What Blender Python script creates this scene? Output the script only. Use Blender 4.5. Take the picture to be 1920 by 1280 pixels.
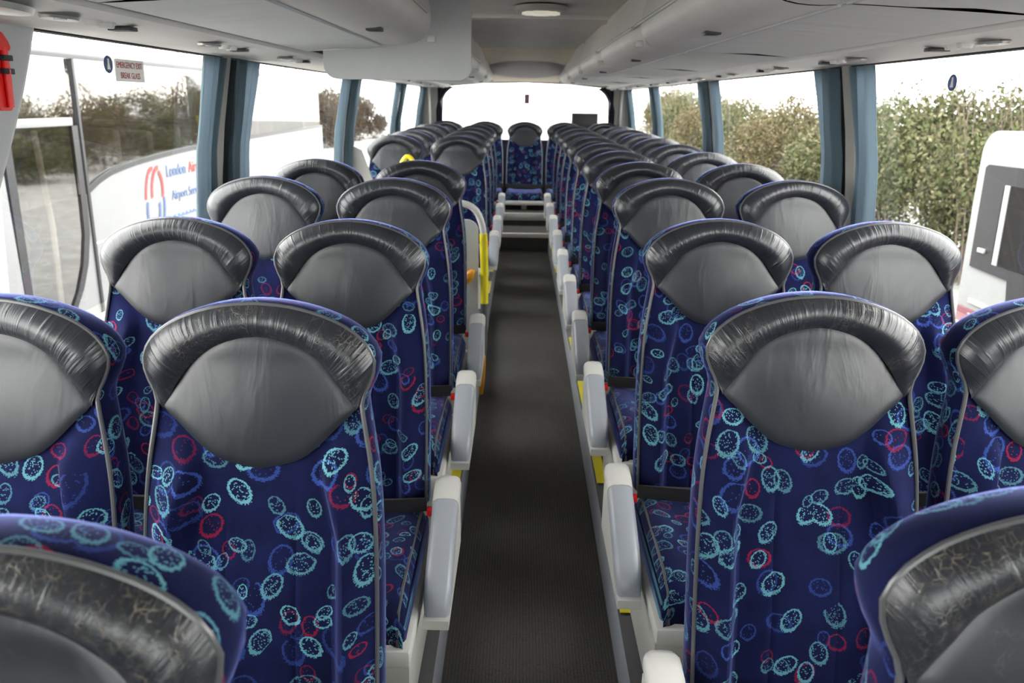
import bpy, bmesh, math, random
from mathutils import Vector, Matrix
for o in list(bpy.data.objects): bpy.data.objects.remove(o)
SC = bpy.context.scene
COL = SC.collection
RAD = math.radians

# ------------------------------------------------------------------ camera, world, exposure
CAMX, CAMZ = -0.0525, 1.60
cam_data = bpy.data.cameras.new('camera'); cam = bpy.data.objects.new('camera', cam_data); COL.objects.link(cam)
cam_data.sensor_width = 36.0
cam_data.lens = 1550.0 / 1920.0 * 36.0
cam_data.clip_start = 0.05; cam_data.clip_end = 300
cam.matrix_world = (Matrix.Translation((CAMX, 0, CAMZ)) @ Matrix.Rotation(RAD(0.364), 4, 'Z')
                    @ Matrix.Rotation(RAD(90 - 16.19), 4, 'X') @ Matrix.Rotation(RAD(0.847), 4, 'Z'))
cam_data.dof.use_dof = True
cam_data.dof.focus_distance = 1.75
cam_data.dof.aperture_fstop = 6.3
SC.camera = cam

world = bpy.data.worlds.new('overcast_sky'); SC.world = world; world.use_nodes = True
bg = world.node_tree.nodes['Background']
bg.inputs['Color'].default_value = (1.0, 0.985, 0.955, 1)
bg.inputs['Strength'].default_value = 2.6

SC.view_settings.view_transform = 'Standard'
SC.view_settings.look = 'None'
SC.view_settings.gamma = 1.0
SC.view_settings.use_curve_mapping = False
SC.view_settings.exposure = 2.0

# ------------------------------------------------------------------ materials
MATS = {}
def new_mat(name):
    m = bpy.data.materials.new(name); m.use_nodes = True
    nt = m.node_tree; b = nt.nodes['Principled BSDF']
    MATS[name] = m
    return m, nt, b
def N(nt, kind, **kw):
    n = nt.nodes.new(kind)
    for k, v in kw.items():
        if k in ('operation', 'data_type', 'blend_type', 'feature', 'distance', 'voronoi_dimensions', 'noise_dimensions', 'rotation_type', 'wave_type', 'bands_direction', 'interpolation_type', 'mode', 'noise_type'):
            setattr(n, k, v)
    return n
def L(nt, a, b): nt.links.new(a, b)
def val(nt, op, a, b=None, c=None, clamp=False):
    n = nt.nodes.new('ShaderNodeMath'); n.operation = op; n.use_clamp = clamp
    for i, x in enumerate((a, b, c)):
        if x is None: continue
        if isinstance(x, (int, float)): n.inputs[i].default_value = x
        else: nt.links.new(x, n.inputs[i])
    return n.outputs[0]
def maprange(nt, x, a, b, c=0.0, d=1.0, smooth=False):
    n = nt.nodes.new('ShaderNodeMapRange')
    if smooth: n.interpolation_type = 'SMOOTHSTEP'
    nt.links.new(x, n.inputs[0])
    for i, v in zip((1, 2, 3, 4), (a, b, c, d)): n.inputs[i].default_value = v
    return n.outputs[0]
def mixcol(nt, fac, a, b, blend='MIX'):
    n = nt.nodes.new('ShaderNodeMix'); n.data_type = 'RGBA'; n.blend_type = blend
    if isinstance(fac, (int, float)): n.inputs[0].default_value = fac
    else: nt.links.new(fac, n.inputs[0])
    for i, x in ((6, a), (7, b)):
        if isinstance(x, tuple): n.inputs[i].default_value = (*x, 1)
        else: nt.links.new(x, n.inputs[i])
    return n.outputs[2]
def noise(nt, vec, scale, detail=2.0, rough=0.5, dist=0.0):
    n = nt.nodes.new('ShaderNodeTexNoise'); n.inputs['Scale'].default_value = scale
    n.inputs['Detail'].default_value = detail; n.inputs['Roughness'].default_value = rough
    n.inputs['Distortion'].default_value = dist
    if vec is not None: nt.links.new(vec, n.inputs['Vector'])
    return n.outputs['Fac'] if 'Fac' in n.outputs else n.outputs[0]
def bump(nt, b, h, strength=0.3, dist=0.01):
    n = nt.nodes.new('ShaderNodeBump'); n.inputs['Strength'].default_value = strength; n.inputs['Distance'].default_value = dist
    nt.links.new(h, n.inputs['Height']); nt.links.new(n.outputs[0], b.inputs['Normal'])
def simple(name, col, rough=0.5, metal=0.0, var=0.08, vscale=8.0, bmp=0.0, bscale=200.0, spec=0.5):
    m, nt, b = new_mat(name)
    tc = nt.nodes.new('ShaderNodeTexCoord')
    n = noise(nt, tc.outputs['Object'], vscale, 4.0, 0.6)
    f = maprange(nt, n, 0.3, 0.7)
    L(nt, mixcol(nt, f, tuple(c * (1 - var) for c in col), tuple(min(1, c * (1 + var)) for c in col)), b.inputs['Base Color'])
    b.inputs['Roughness'].default_value = rough; b.inputs['Metallic'].default_value = metal
    b.inputs['Specular IOR Level'].default_value = spec
    if bmp: bump(nt, b, noise(nt, tc.outputs['Object'], bscale, 3.0), bmp, 0.002)
    return m

def fabric_material(name):
    m, nt, b = new_mat(name)
    uvn = nt.nodes.new('ShaderNodeUVMap'); uvn.uv_map = 'UVMap'
    oi = nt.nodes.new('ShaderNodeObjectInfo')
    comb = nt.nodes.new('ShaderNodeCombineXYZ')
    L(nt, val(nt, 'MULTIPLY', oi.outputs['Random'], 7.3), comb.inputs[0])
    L(nt, val(nt, 'MULTIPLY', oi.outputs['Random'], 23.1), comb.inputs[1])
    add = nt.nodes.new('ShaderNodeVectorMath'); add.operation = 'ADD'
    L(nt, uvn.outputs[0], add.inputs[0]); L(nt, comb.outputs[0], add.inputs[1])
    uv = add.outputs[0]
    # yarn points, about 1.7 mm
    sn = nt.nodes.new('ShaderNodeVectorMath'); sn.operation = 'SNAP'
    L(nt, uv, sn.inputs[0]); sn.inputs[1].default_value = (0.0019, 0.0019, 1.0)
    wn = nt.nodes.new('ShaderNodeTexWhiteNoise'); wn.noise_dimensions = '2D'; L(nt, sn.outputs[0], wn.inputs['Vector'])
    def layer(cell, off, aspect, rmin, rmax, keep, fill):
        mp = nt.nodes.new('ShaderNodeMapping'); L(nt, uv, mp.inputs['Vector'])
        mp.inputs['Scale'].default_value = (1 / cell, 1 / cell, 1); mp.inputs['Location'].default_value = (off, off * 1.7, 0)
        vo = nt.nodes.new('ShaderNodeTexVoronoi'); vo.voronoi_dimensions = '2D'; vo.feature = 'F1'
        vo.inputs['Scale'].default_value = 1.0; vo.inputs['Randomness'].default_value = 0.85
        L(nt, mp.outputs[0], vo.inputs['Vector'])
        sub = nt.nodes.new('ShaderNodeVectorMath'); sub.operation = 'SUBTRACT'
        L(nt, mp.outputs[0], sub.inputs[0]); L(nt, vo.outputs['Position'], sub.inputs[1])
        sep = nt.nodes.new('ShaderNodeSeparateColor'); L(nt, vo.outputs['Color'], sep.inputs[0])
        rot = nt.nodes.new('ShaderNodeVectorRotate'); rot.rotation_type = 'Z_AXIS'
        L(nt, sub.outputs[0], rot.inputs['Vector']); L(nt, val(nt, 'MULTIPLY', sep.outputs[0], 6.283), rot.inputs['Angle'])
        mul = nt.nodes.new('ShaderNodeVectorMath'); mul.operation = 'MULTIPLY'
        L(nt, rot.outputs[0], mul.inputs[0]); mul.inputs[1].default_value = (1, aspect, 0)
        ln = nt.nodes.new('ShaderNodeVectorMath'); ln.operation = 'LENGTH'; L(nt, mul.outputs[0], ln.inputs[0])
        r = ln.outputs['Value']
        rad = maprange(nt, sep.outputs[1], 0, 1, rmin, rmax)
        q = val(nt, 'DIVIDE', r, rad)
        sx = nt.nodes.new('ShaderNodeSeparateXYZ'); L(nt, sub.outputs[0], sx.inputs[0])
        side = val(nt, 'DIVIDE', sx.outputs[1], val(nt, 'ADD', rad, 0.001))
        w = maprange(nt, side, -1, 1, 0.26, 0.10)
        ring = val(nt, 'SUBTRACT', 1.0, val(nt, 'DIVIDE', val(nt, 'ABSOLUTE', val(nt, 'SUBTRACT', q, 0.88)), w), clamp=True)
        ring = val(nt, 'MULTIPLY', ring, 1.25)
        inner = val(nt, 'MULTIPLY', val(nt, 'LESS_THAN', q, 0.9), fill)
        dens = val(nt, 'MAXIMUM', ring, inner)
        dens = val(nt, 'MULTIPLY', dens, val(nt, 'LESS_THAN', sep.outputs[2], keep))
        return val(nt, 'MULTIPLY', val(nt, 'LESS_THAN', wn.outputs['Value'], dens), maprange(nt, val(nt, 'FRACT', val(nt, 'MULTIPLY', sep.outputs[0], 7.7)), 0, 1, 0.35, 1.0))
    blue = layer(0.075, 3.1, 1.35, 0.20, 0.42, 0.6, 0.05)
    red = layer(0.072, 11.7, 1.3, 0.18, 0.36, 0.5, 0.04)
    cyan = layer(0.064, 6.4, 1.45, 0.20, 0.46, 0.80, 0.15)
    cyan2 = layer(0.088, 17.9, 1.45, 0.16, 0.32, 0.6, 0.15)
    n = noise(nt, uv, 14.0, 3.0, 0.6)
    base = mixcol(nt, maprange(nt, n, 0.3, 0.7), (0.003, 0.0045, 0.028), (0.006, 0.009, 0.054))
    c = mixcol(nt, blue, base, (0.03, 0.062, 0.26))
    c = mixcol(nt, red, c, (0.22, 0.009, 0.04))
    c = mixcol(nt, cyan, c, (0.12, 0.33, 0.40))
    c = mixcol(nt, cyan2, c, (0.11, 0.30, 0.39))
    L(nt, c, b.inputs['Base Color'])
    b.inputs['Roughness'].default_value = 0.9
    b.inputs['Specular IOR Level'].default_value = 0.15
    b.inputs['Sheen Weight'].default_value = 1.0
    b.inputs['Sheen Roughness'].default_value = 0.28
    b.inputs['Sheen Tint'].default_value = (0.36, 0.42, 1.0, 1)
    bump(nt, b, wn.outputs['Value'], 0.25, 0.0008)
    return m
fabric_material('moquette')

def leather_material(name, wear, crease):
    m, nt, b = new_mat(name)
    uvn = nt.nodes.new('ShaderNodeUVMap'); uvn.uv_map = 'UVMap'
    oi = nt.nodes.new('ShaderNodeObjectInfo')
    add = nt.nodes.new('ShaderNodeVectorMath'); add.operation = 'ADD'
    comb = nt.nodes.new('ShaderNodeCombineXYZ'); L(nt, val(nt, 'MULTIPLY', oi.outputs['Random'], 9.0), comb.inputs[0])
    L(nt, uvn.outputs[0], add.inputs[0]); L(nt, comb.outputs[0], add.inputs[1])
    uv = add.outputs[0]
    nz = nt.nodes.new('ShaderNodeTexNoise'); nz.inputs['Scale'].default_value = 30; nz.inputs['Detail'].default_value = 3; L(nt, uv, nz.inputs['Vector'])
    sc = nt.nodes.new('ShaderNodeVectorMath'); sc.operation = 'MULTIPLY_ADD'
    L(nt, nz.outputs['Color'], sc.inputs[0]); sc.inputs[1].default_value = (0.02, 0.02, 0); L(nt, uv, sc.inputs[2])
    def cracks(s, w):
        vo = nt.nodes.new('ShaderNodeTexVoronoi'); vo.voronoi_dimensions = '2D'; vo.feature = 'DISTANCE_TO_EDGE'
        vo.inputs['Scale'].default_value = s; L(nt, sc.outputs[0], vo.inputs['Vector'])
        return maprange(nt, vo.outputs['Distance'], 0.0, w, 1.0, 0.0)
    ck = val(nt, 'MAXIMUM', cracks(42, 0.035), val(nt, 'MULTIPLY', cracks(130, 0.07), 0.7))
    zone = maprange(nt, noise(nt, uv, 9.0, 3.0, 0.6), 0.62 - 0.22 * wear, 0.72 - 0.18 * wear)
    fine = maprange(nt, noise(nt, uv, 60.0, 3.0, 0.7), 0.42, 0.6)
    ck = val(nt, 'MULTIPLY', val(nt, 'MULTIPLY', ck, zone), val(nt, 'MULTIPLY', fine, 0.65 * min(1.0, wear + 0.1)))
    base = mixcol(nt, maprange(nt, noise(nt, uv, 7.0, 2.0), 0.3, 0.7), (0.0145, 0.0165, 0.022), (0.0225, 0.025, 0.032))
    L(nt, mixcol(nt, ck, base, (0.30, 0.25, 0.18)), b.inputs['Base Color'])
    b.inputs['Roughness'].default_value = 0.32 if 'roll' in name else 0.36
    b.inputs['Specular IOR Level'].default_value = 0.75 if 'roll' in name else 0.65
    # creases that run across the roll / down the pad
    mp = nt.nodes.new('ShaderNodeMapping'); L(nt, uv, mp.inputs['Vector']); mp.inputs['Scale'].default_value = (70, 5, 1) if 'roll' in name else (16, 5, 1)
    cr = noise(nt, mp.outputs[0], 1.0, 3.0, 0.55, 0.6)
    cr = val(nt, 'POWER', maprange(nt, cr, 0.35, 0.75), 2.0)
    mp2 = nt.nodes.new('ShaderNodeMapping'); L(nt, uv, mp2.inputs['Vector']); mp2.inputs['Scale'].default_value = (14, 7, 1)
    soft = noise(nt, mp2.outputs[0], 1.0, 1.0)
    grain = noise(nt, uv, 900.0, 1.0)
    h = val(nt, 'ADD', val(nt, 'MULTIPLY', cr, crease), val(nt, 'ADD', val(nt, 'MULTIPLY', soft, 0.7), val(nt, 'MULTIPLY', grain, 0.05)))
    h = val(nt, 'SUBTRACT', h, val(nt, 'MULTIPLY', ck, 0.25))
    bump(nt, b, h, 0.35, 0.006)
    return m
leather_material('leather_roll', 0.1, 0.75)
leather_material('leather_pad', 0.0, 0.5)
leather_material('leather_roll_worn', 0.85, 0.75)
leather_material('leather_roll_cracked', 1.4, 0.6)
leather_material('leather_pad_worn', 0.45, 0.5)

simple('piping', (0.085, 0.085, 0.09), 0.28, spec=0.6)
simple('armrest_plastic', (0.36, 0.38, 0.42), 0.33, var=0.04)
simple('light_plastic', (0.62, 0.61, 0.58), 0.45, var=0.05)
simple('moulded_grey', (0.69, 0.665, 0.63), 0.5, var=0.06, vscale=3)
simple('panel_grey', (0.52, 0.53, 0.53), 0.55, var=0.04)
simple('wall_grey', (0.42, 0.42, 0.42), 0.6, var=0.05)
simple('pillar_tan', (0.30, 0.29, 0.27), 0.6, var=0.05)
simple('black_plastic', (0.012, 0.012, 0.014), 0.5)
simple('black_rubber', (0.02, 0.02, 0.02), 0.8)
simple('strap_black', (0.02, 0.02, 0.021), 0.7, bmp=0.4, bscale=600)
simple('red_plastic', (0.75, 0.015, 0.015), 0.35)
simple('yellow_paint', (0.85, 0.72, 0.02), 0.35)
simple('orange_plastic', (0.85, 0.36, 0.02), 0.35)
simple('aluminium', (0.62, 0.61, 0.58), 0.35, metal=0.7)
simple('coach_white', (0.24, 0.243, 0.25), 0.25, var=0.02)
simple('white_paint', (0.36, 0.365, 0.37), 0.25, var=0.02)
simple('maroon_paint', (0.17, 0.006, 0.03), 0.3)
simple('dark_frame', (0.02, 0.02, 0.023), 0.4)
simple('tyre', (0.015, 0.015, 0.015), 0.8)
simple('orange_lens', (0.8, 0.2, 0.02), 0.2)
simple('red_print', (0.40, 0.03, 0.03), 0.5)
simple('blue_print', (0.06, 0.11, 0.25), 0.5)
simple('navy_print', (0.02, 0.035, 0.14), 0.4)
simple('white_print', (0.85, 0.84, 0.80), 0.5)
simple('mauve_print', (0.16, 0.08, 0.10), 0.5)
simple('asphalt', (0.22, 0.215, 0.205), 0.9, var=0.3, vscale=3)
simple('dark_fascia', (0.10, 0.10, 0.105), 0.6)
simple('navy_curtain', (0.012, 0.015, 0.03), 0.9)
simple('seat_brown', (0.035, 0.028, 0.026), 0.8, var=0.3)
simple('bark', (0.16, 0.125, 0.10), 0.9, var=0.3)
simple('ceiling_grey', (0.48, 0.445, 0.41), 0.75, var=0.08, vscale=5)
simple('dome_cream', (0.66, 0.57, 0.43), 0.7, var=0.05)

def fabric_panel_mat():
    m, nt, b = new_mat('rack_fabric')
    tc = nt.nodes.new('ShaderNodeTexCoord')
    mp = nt.nodes.new('ShaderNodeMapping'); L(nt, tc.outputs['Object'], mp.inputs['Vector']); mp.inputs['Scale'].default_value = (2.2, 9, 2); mp.inputs['Rotation'].default_value = (0, 0, 0.35)
    n = noise(nt, mp.outputs[0], 1.0, 3.0, 0.55, 0.3)
    fine = noise(nt, tc.outputs['Object'], 500.0, 1.0)
    L(nt, mixcol(nt, n, (0.74, 0.75, 0.72), (0.82, 0.83, 0.79)), b.inputs['Base Color'])
    b.inputs['Roughness'].default_value = 0.9; b.inputs['Specular IOR Level'].default_value = 0.2
    bump(nt, b, val(nt, 'ADD', n, val(nt, 'MULTIPLY', fine, 0.05)), 0.35, 0.02)
fabric_panel_mat()

def carpet_mat():
    m, nt, b = new_mat('carpet')
    tc = nt.nodes.new('ShaderNodeTexCoord')
    wv = nt.nodes.new('ShaderNodeTexWave'); wv.wave_type = 'BANDS'; wv.bands_direction = 'X'
    L(nt, tc.outputs['Object'], wv.inputs['Vector']); wv.inputs['Scale'].default_value = 32; wv.inputs['Distortion'].default_value = 0.8; wv.inputs['Detail Scale'].default_value = 30
    sp = noise(nt, tc.outputs['Object'], 260.0, 3.0, 0.7)
    big = noise(nt, tc.outputs['Object'], 3.0, 3.0, 0.6)
    f = val(nt, 'MULTIPLY', val(nt, 'ADD', val(nt, 'MULTIPLY', wv.outputs['Fac'], 0.4), maprange(nt, sp, 0.35, 0.75)), 0.7)
    c = mixcol(nt, f, (0.034, 0.034, 0.034), (0.155, 0.148, 0.14))
    c = mixcol(nt, maprange(nt, big, 0.4, 0.75, 0, 0.4), c, (0.10, 0.09, 0.08))
    L(nt, c, b.inputs['Base Color']); b.inputs['Roughness'].default_value = 0.95; b.inputs['Specular IOR Level'].default_value = 0.1
    bump(nt, b, f, 0.5, 0.003)
carpet_mat()

def curtain_mat():
    m, nt, b = new_mat('curtain')
    tc = nt.nodes.new('ShaderNodeTexCoord')
    n = noise(nt, tc.outputs['Object'], 300.0, 2.0)
    L(nt, mixcol(nt, n, (0.085, 0.135, 0.155), (0.12, 0.175, 0.20)), b.inputs['Base Color'])
    b.inputs['Roughness'].default_value = 0.85
    tr = nt.nodes.new('ShaderNodeBsdfTranslucent'); tr.inputs[0].default_value = (0.46, 0.53, 0.60, 1)
    mx = nt.nodes.new('ShaderNodeMixShader'); mx.inputs[0].default_value = 0.42
    out = nt.nodes['Material Output']
    L(nt, b.outputs[0], mx.inputs[1]); L(nt, tr.outputs[0], mx.inputs[2]); L(nt, mx.outputs[0], out.inputs[0])
curtain_mat()

def glass_mat(name, tint, gloss):
    m = bpy.data.materials.new(name); m.use_nodes = True; MATS[name] = m
    nt = m.node_tree; nt.nodes.remove(nt.nodes['Principled BSDF'])
    tr = nt.nodes.new('ShaderNodeBsdfTransparent'); tr.inputs[0].default_value = (*tint, 1)
    gl = nt.nodes.new('ShaderNodeBsdfGlossy'); gl.inputs['Roughness'].default_value = 0.03
    fr = nt.nodes.new('ShaderNodeFresnel'); fr.inputs[0].default_value = 1.45
    mx = nt.nodes.new('ShaderNodeMixShader')
    L(nt, val(nt, 'MULTIPLY', fr.outputs[0], gloss), mx.inputs[0])
    L(nt, tr.outputs[0], mx.inputs[1]); L(nt, gl.outputs[0], mx.inputs[2]); L(nt, mx.outputs[0], nt.nodes['Material Output'].inputs[0])
glass_mat('window_glass', (0.86, 0.88, 0.87), 0.10)
glass_mat('windscreen_glass', (0.62, 0.66, 0.66), 0.3)
glass_mat('tinted_glass', (0.60, 0.575, 0.55), 0.35)

def emit_mat(name, col, s):
    m = bpy.data.materials.new(name); m.use_nodes = True; MATS[name] = m
    nt = m.node_tree; b = nt.nodes['Principled BSDF']
    b.inputs['Base Color'].default_value = (*col, 1)
    b.inputs['Emission Color'].default_value = (*col, 1); b.inputs['Emission Strength'].default_value = s
emit_mat('lamp_glow', (0.75, 0.72, 0.6), 0.12)

def leaf_mat(name, c1, c2, c3):
    m, nt, b = new_mat(name)
    g = nt.nodes.new('ShaderNodeNewGeometry'); oi = nt.nodes.new('ShaderNodeObjectInfo')
    tc = nt.nodes.new('ShaderNodeTexCoord')
    n = noise(nt, tc.outputs['Object'], 1.1, 2.0)
    r = nt.nodes.new('ShaderNodeValToRGB'); e = r.color_ramp.elements
    e[0].position = 0.15; e[0].color = (*c1, 1); e[1].position = 0.85; e[1].color = (*c3, 1)
    k = r.color_ramp.elements.new(0.5); k.color = (*c2, 1)
    f = val(nt, 'ADD', val(nt, 'MULTIPLY', g.outputs['Random Per Island'], 0.55), val(nt, 'MULTIPLY', n, 0.45))
    L(nt, f, r.inputs[0]); L(nt, r.outputs[0], b.inputs['Base Color'])
    b.inputs['Roughness'].default_value = 0.8; b.inputs['Specular IOR Level'].default_value = 0.2
leaf_mat('leaf_green', (0.032, 0.044, 0.014), (0.082, 0.092, 0.038), (0.16, 0.135, 0.085))
leaf_mat('leaf_olive', (0.05, 0.046, 0.018), (0.095, 0.085, 0.04), (0.165, 0.122, 0.08))
leaf_mat('leaf_brown', (0.025, 0.017, 0.013), (0.05, 0.036, 0.026), (0.085, 0.07, 0.038))

# ------------------------------------------------------------------ mesh helpers
class MB:
    def __init__(s): s.v = []; s.f = []; s.uv = []
    def add(s, verts, faces, uvs=None):
        o = len(s.v); s.v += [tuple(p) for p in verts]
        s.uv += list(uvs) if uvs is not None else [(p[0], p[2]) for p in verts]
        s.f += [tuple(i + o for i in f) for f in faces]
        return s
    def grid(s, rows, closed=False, uvs=None):
        m = len(rows[0]); vs = [p for r in rows for p in r]; fs = []
        for i in range(len(rows) - 1):
            for j in range(m - (0 if closed else 1)):
                a = i * m + j; b_ = i * m + (j + 1) % m
                fs.append((a, b_, b_ + m, a + m))
        u = [q for r in uvs for q in r] if uvs else None
        return s.add(vs, fs, u)
    def box(s, x0, x1, y0, y1, z0, z1, bevel=0.0, seg=2):
        bm = bmesh.new(); bmesh.ops.create_cube(bm, size=1.0)
        for v in bm.verts:
            v.co = Vector(((x0 + x1) / 2 + v.co.x * (x1 - x0), (y0 + y1) / 2 + v.co.y * (y1 - y0), (z0 + z1) / 2 + v.co.z * (z1 - z0)))
        if bevel > 0: bmesh.ops.bevel(bm, geom=bm.edges[:], offset=bevel, segments=seg, affect='EDGES', profile=0.5)
        bm.verts.index_update(); s.add([v.co[:] for v in bm.verts], [[v.index for v in f.verts] for f in bm.faces]); bm.free()
        return s
    def tube(s, pts, r, n=10, cap=True):
        pts = [Vector(p) for p in pts]; rs = r if isinstance(r, (list, tuple)) else [r] * len(pts)
        rows = []; uvs = []; d0 = (pts[1] - pts[0]).normalized()
        up = Vector((0, 0, 1)) if abs(d0.z) < 0.9 else Vector((1, 0, 0))
        nx = d0.cross(up).normalized(); acc = 0
        for i, p in enumerate(pts):
            d = (pts[min(i + 1, len(pts) - 1)] - pts[max(i - 1, 0)]).normalized()
            nx = (nx - d * nx.dot(d)).normalized(); ny = d.cross(nx)
            rows.append([p + (nx * math.cos(2 * math.pi * k / n) + ny * math.sin(2 * math.pi * k / n)) * rs[i] for k in range(n)])
            uvs.append([(k / n * 0.05, acc) for k in range(n)]); acc += rs[i]
        o = len(s.v); s.grid(rows, True, uvs)
        if cap:
            s.f.append(tuple(o + k for k in reversed(range(n)))); e = o + (len(rows) - 1) * n
            s.f.append(tuple(e + k for k in range(n)))
        return s
    def prism(s, poly, axis, lo, hi):
        n = len(poly)
        def P(p, t):
            if axis == 'x': return (t, p[0], p[1])
            if axis == 'y': return (p[0], t, p[1])
            return (p[0], p[1], t)
        vs = [P(p, lo) for p in poly] + [P(p, hi) for p in poly]
        fs = [tuple(range(n - 1, -1, -1)), tuple(range(n, 2 * n))] + [(i, (i + 1) % n, n + (i + 1) % n, n + i) for i in range(n)]
        return s.add(vs, fs, [(p[0], p[1]) for p in poly] * 2)
    def build(s, name, mat, parent=None, smooth=True, angle=40):
        me = bpy.data.meshes.new(name); me.from_pydata(s.v, [], s.f)
        uvl = me.uv_layers.new(name='UVMap')
        idx = [0] * len(me.loops); me.loops.foreach_get('vertex_index', idx)
        flat = []
        for i in idx: flat += s.uv[i][:2]
        uvl.data.foreach_set('uv', flat)
        bm = bmesh.new(); bm.from_mesh(me); bmesh.ops.recalc_face_normals(bm, faces=bm.faces[:])
        if smooth:
            ca = math.cos(RAD(angle))
            for f in bm.faces: f.smooth = True
            for e in bm.edges:
                if len(e.link_faces) == 2 and e.link_faces[0].normal.dot(e.link_faces[1].normal) < ca: e.smooth = False
        bm.to_mesh(me); bm.free()
        me.materials.append(MATS[mat])
        o = bpy.data.objects.new(name, me); COL.objects.link(o)
        if parent is not None: o.parent = parent
        return o
def tag(o, label=None, cat=None, group=None, kind=None):
    if label: o['label'] = label
    if cat: o['category'] = cat
    if group: o['group'] = group
    if kind: o['kind'] = kind
    return o
def empty(name, loc=(0, 0, 0)):
    o = bpy.data.objects.new(name, None); COL.objects.link(o); o.location = loc; o.empty_display_size = 0.1
    return o
def copy_tree(o, parent=None):
    c = o.copy(); COL.objects.link(c); c.parent = parent
    for ch in o.children: copy_tree(ch, c)
    return c
def lerp(a, b, t): return a + (b - a) * t
def sstep(a, b, x):
    t = max(0.0, min(1.0, (x - a) / (b - a))); return t * t * (3 - 2 * t)
def interp(tab, x):
    if x <= tab[0][0]: return tab[0][1]
    for (x0, y0), (x1, y1) in zip(tab, tab[1:]):
        if x <= x1: return lerp(y0, y1, (x - x0) / (x1 - x0))
    return tab[-1][1]
def spline(pts, n):
    # Catmull-Rom, resampled evenly to n points
    P = [Vector(p) for p in pts]; out = []
    for i in range(len(P) - 1):
        p0 = P[max(i - 1, 0)]; p1 = P[i]; p2 = P[i + 1]; p3 = P[min(i + 2, len(P) - 1)]
        for k in range(16):
            t = k / 16
            out.append(0.5 * ((2 * p1) + (p2 - p0) * t + (2 * p0 - 5 * p1 + 4 * p2 - p3) * t * t + (3 * p1 - p0 - 3 * p2 + p3) * t ** 3))
    out.append(P[-1])
    d = [0.0]
    for a, b_ in zip(out, out[1:]): d.append(d[-1] + (b_ - a).length)
    res = []; j = 0
    for k in range(n):
        s_ = d[-1] * k / (n - 1)
        while j < len(d) - 2 and d[j + 1] < s_: j += 1
        t = (s_ - d[j]) / max(1e-9, d[j + 1] - d[j]); res.append(out[j].lerp(out[j + 1], max(0, min(1, t))))
    return res
def text_obj(name, body, size, mat, parent, loc, rot, extrude=0.001, sx=1.0):
    cu = bpy.data.curves.new(name, 'FONT'); cu.body = body; cu.size = size; cu.extrude = extrude; cu.align_x = 'CENTER'; cu.align_y = 'CENTER'
    tmp = bpy.data.objects.new(name + '_tmp', cu); COL.objects.link(tmp)
    dg = bpy.context.evaluated_depsgraph_get(); me = bpy.data.meshes.new_from_object(tmp.evaluated_get(dg))
    bpy.data.objects.remove(tmp); bpy.data.curves.remove(cu)
    me.name = name; me.materials.clear(); me.materials.append(MATS[mat])
    o = bpy.data.objects.new(name, me); COL.objects.link(o)
    o.location = loc; o.rotation_euler = rot; o.scale = (sx, 1, 1)
    if parent is not None: o.parent = parent
    return o

# ------------------------------------------------------------------ the coach shell
Y0, Y1 = -1.6, 10.25
def floor_z(y): return 0.02 + 0.03 * (min(max(y, 0.0), 5.5) - 2.0)
TOPS = [(0.0, 1.235), (0.6, 1.243), (1.4, 1.262), (2.2, 1.292), (3.0, 1.332), (3.8, 1.338), (9.9, 1.372)]
SEAT_H = 1.13
def plat_z(y): return interp(TOPS, y) - SEAT_H

AW = 0.255
ys = [Y0 + 0.25 * i for i in range(41)]
ys = [y for y in ys if y < 8.4] + [8.45]
fl = MB().grid([[(-AW, y, floor_z(y)), (AW, y, floor_z(y))] for y in ys]).build('floor', 'carpet')
tag(fl, 'dark ribbed carpet along the coach aisle', 'floor', kind='structure')
for s in (-1, 1):
    pys = [Y0 + 0.4 * i for i in range(31)]
    # raised seat platform
    rows = [[(s * AW, y, floor_z(min(y, 8.4)) - 0.05), (s * (AW + 0.004), y, plat_z(y) - 0.004), (s * (AW + 0.03), y, plat_z(y)), (s * 1.24, y, plat_z(y))] for y in pys if y < Y1]
    MB().grid(rows).build('seat_platform', 'dark_fascia', fl)
    MB().grid([[(s * (AW - 0.004), y, floor_z(min(y, 8.4)) + 0.002), (s * (AW - 0.004), y, plat_z(y) - 0.02), (s * (AW + 0.006), y, plat_z(y) - 0.006)] for y in pys if y < 8.5]).build('platform_trim', 'armrest_plastic', fl)
    for k in range(12):
        ya = 0.55 + k * 0.78
        if s < 0 and 3.9 < ya < 5.6: continue
        yb = ya + 0.42
        MB().grid([[(s * (AW + 0.008), y, plat_z(y) + 0.002), (s * (AW + 0.008), y, plat_z(y) + 0.007), (s * (AW + 0.045), y, plat_z(y) + 0.007), (s * (AW + 0.045), y, plat_z(y) + 0.002)] for y in (ya, yb)]).build('yellow_edge_strip', 'yellow_paint', fl)
# steps at the back of the aisle
zf = floor_z(8.4); s1 = zf + 0.17; s2 = s1 + 0.13; s3 = s2 + 0.10
st = MB().box(-AW, AW, 8.45, 9.05, zf - 0.1, s1).build('step', 'carpet', fl, smooth=False)
MB().box(-AW, AW, 9.05, 9.45, zf - 0.1, s2).build('step', 'carpet', fl, smooth=False)
MB().box(-AW, AW, 9.45, Y1, zf - 0.1, s3).build('step', 'carpet', fl, smooth=False)
MB().box(-AW, AW, 8.435, 8.49, s1 - 0.035, s1 + 0.006, 0.005).build('step_nosing', 'moulded_grey', fl)
MB().box(-AW, AW, 9.03, 9.09, s2 - 0.07, s2 + 0.006, 0.006).build('step_nosing', 'aluminium', fl)
MB().box(-AW, AW, 9.435, 9.48, s3 - 0.03, s3 + 0.006, 0.005).build('step_nosing', 'moulded_grey', fl)

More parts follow.
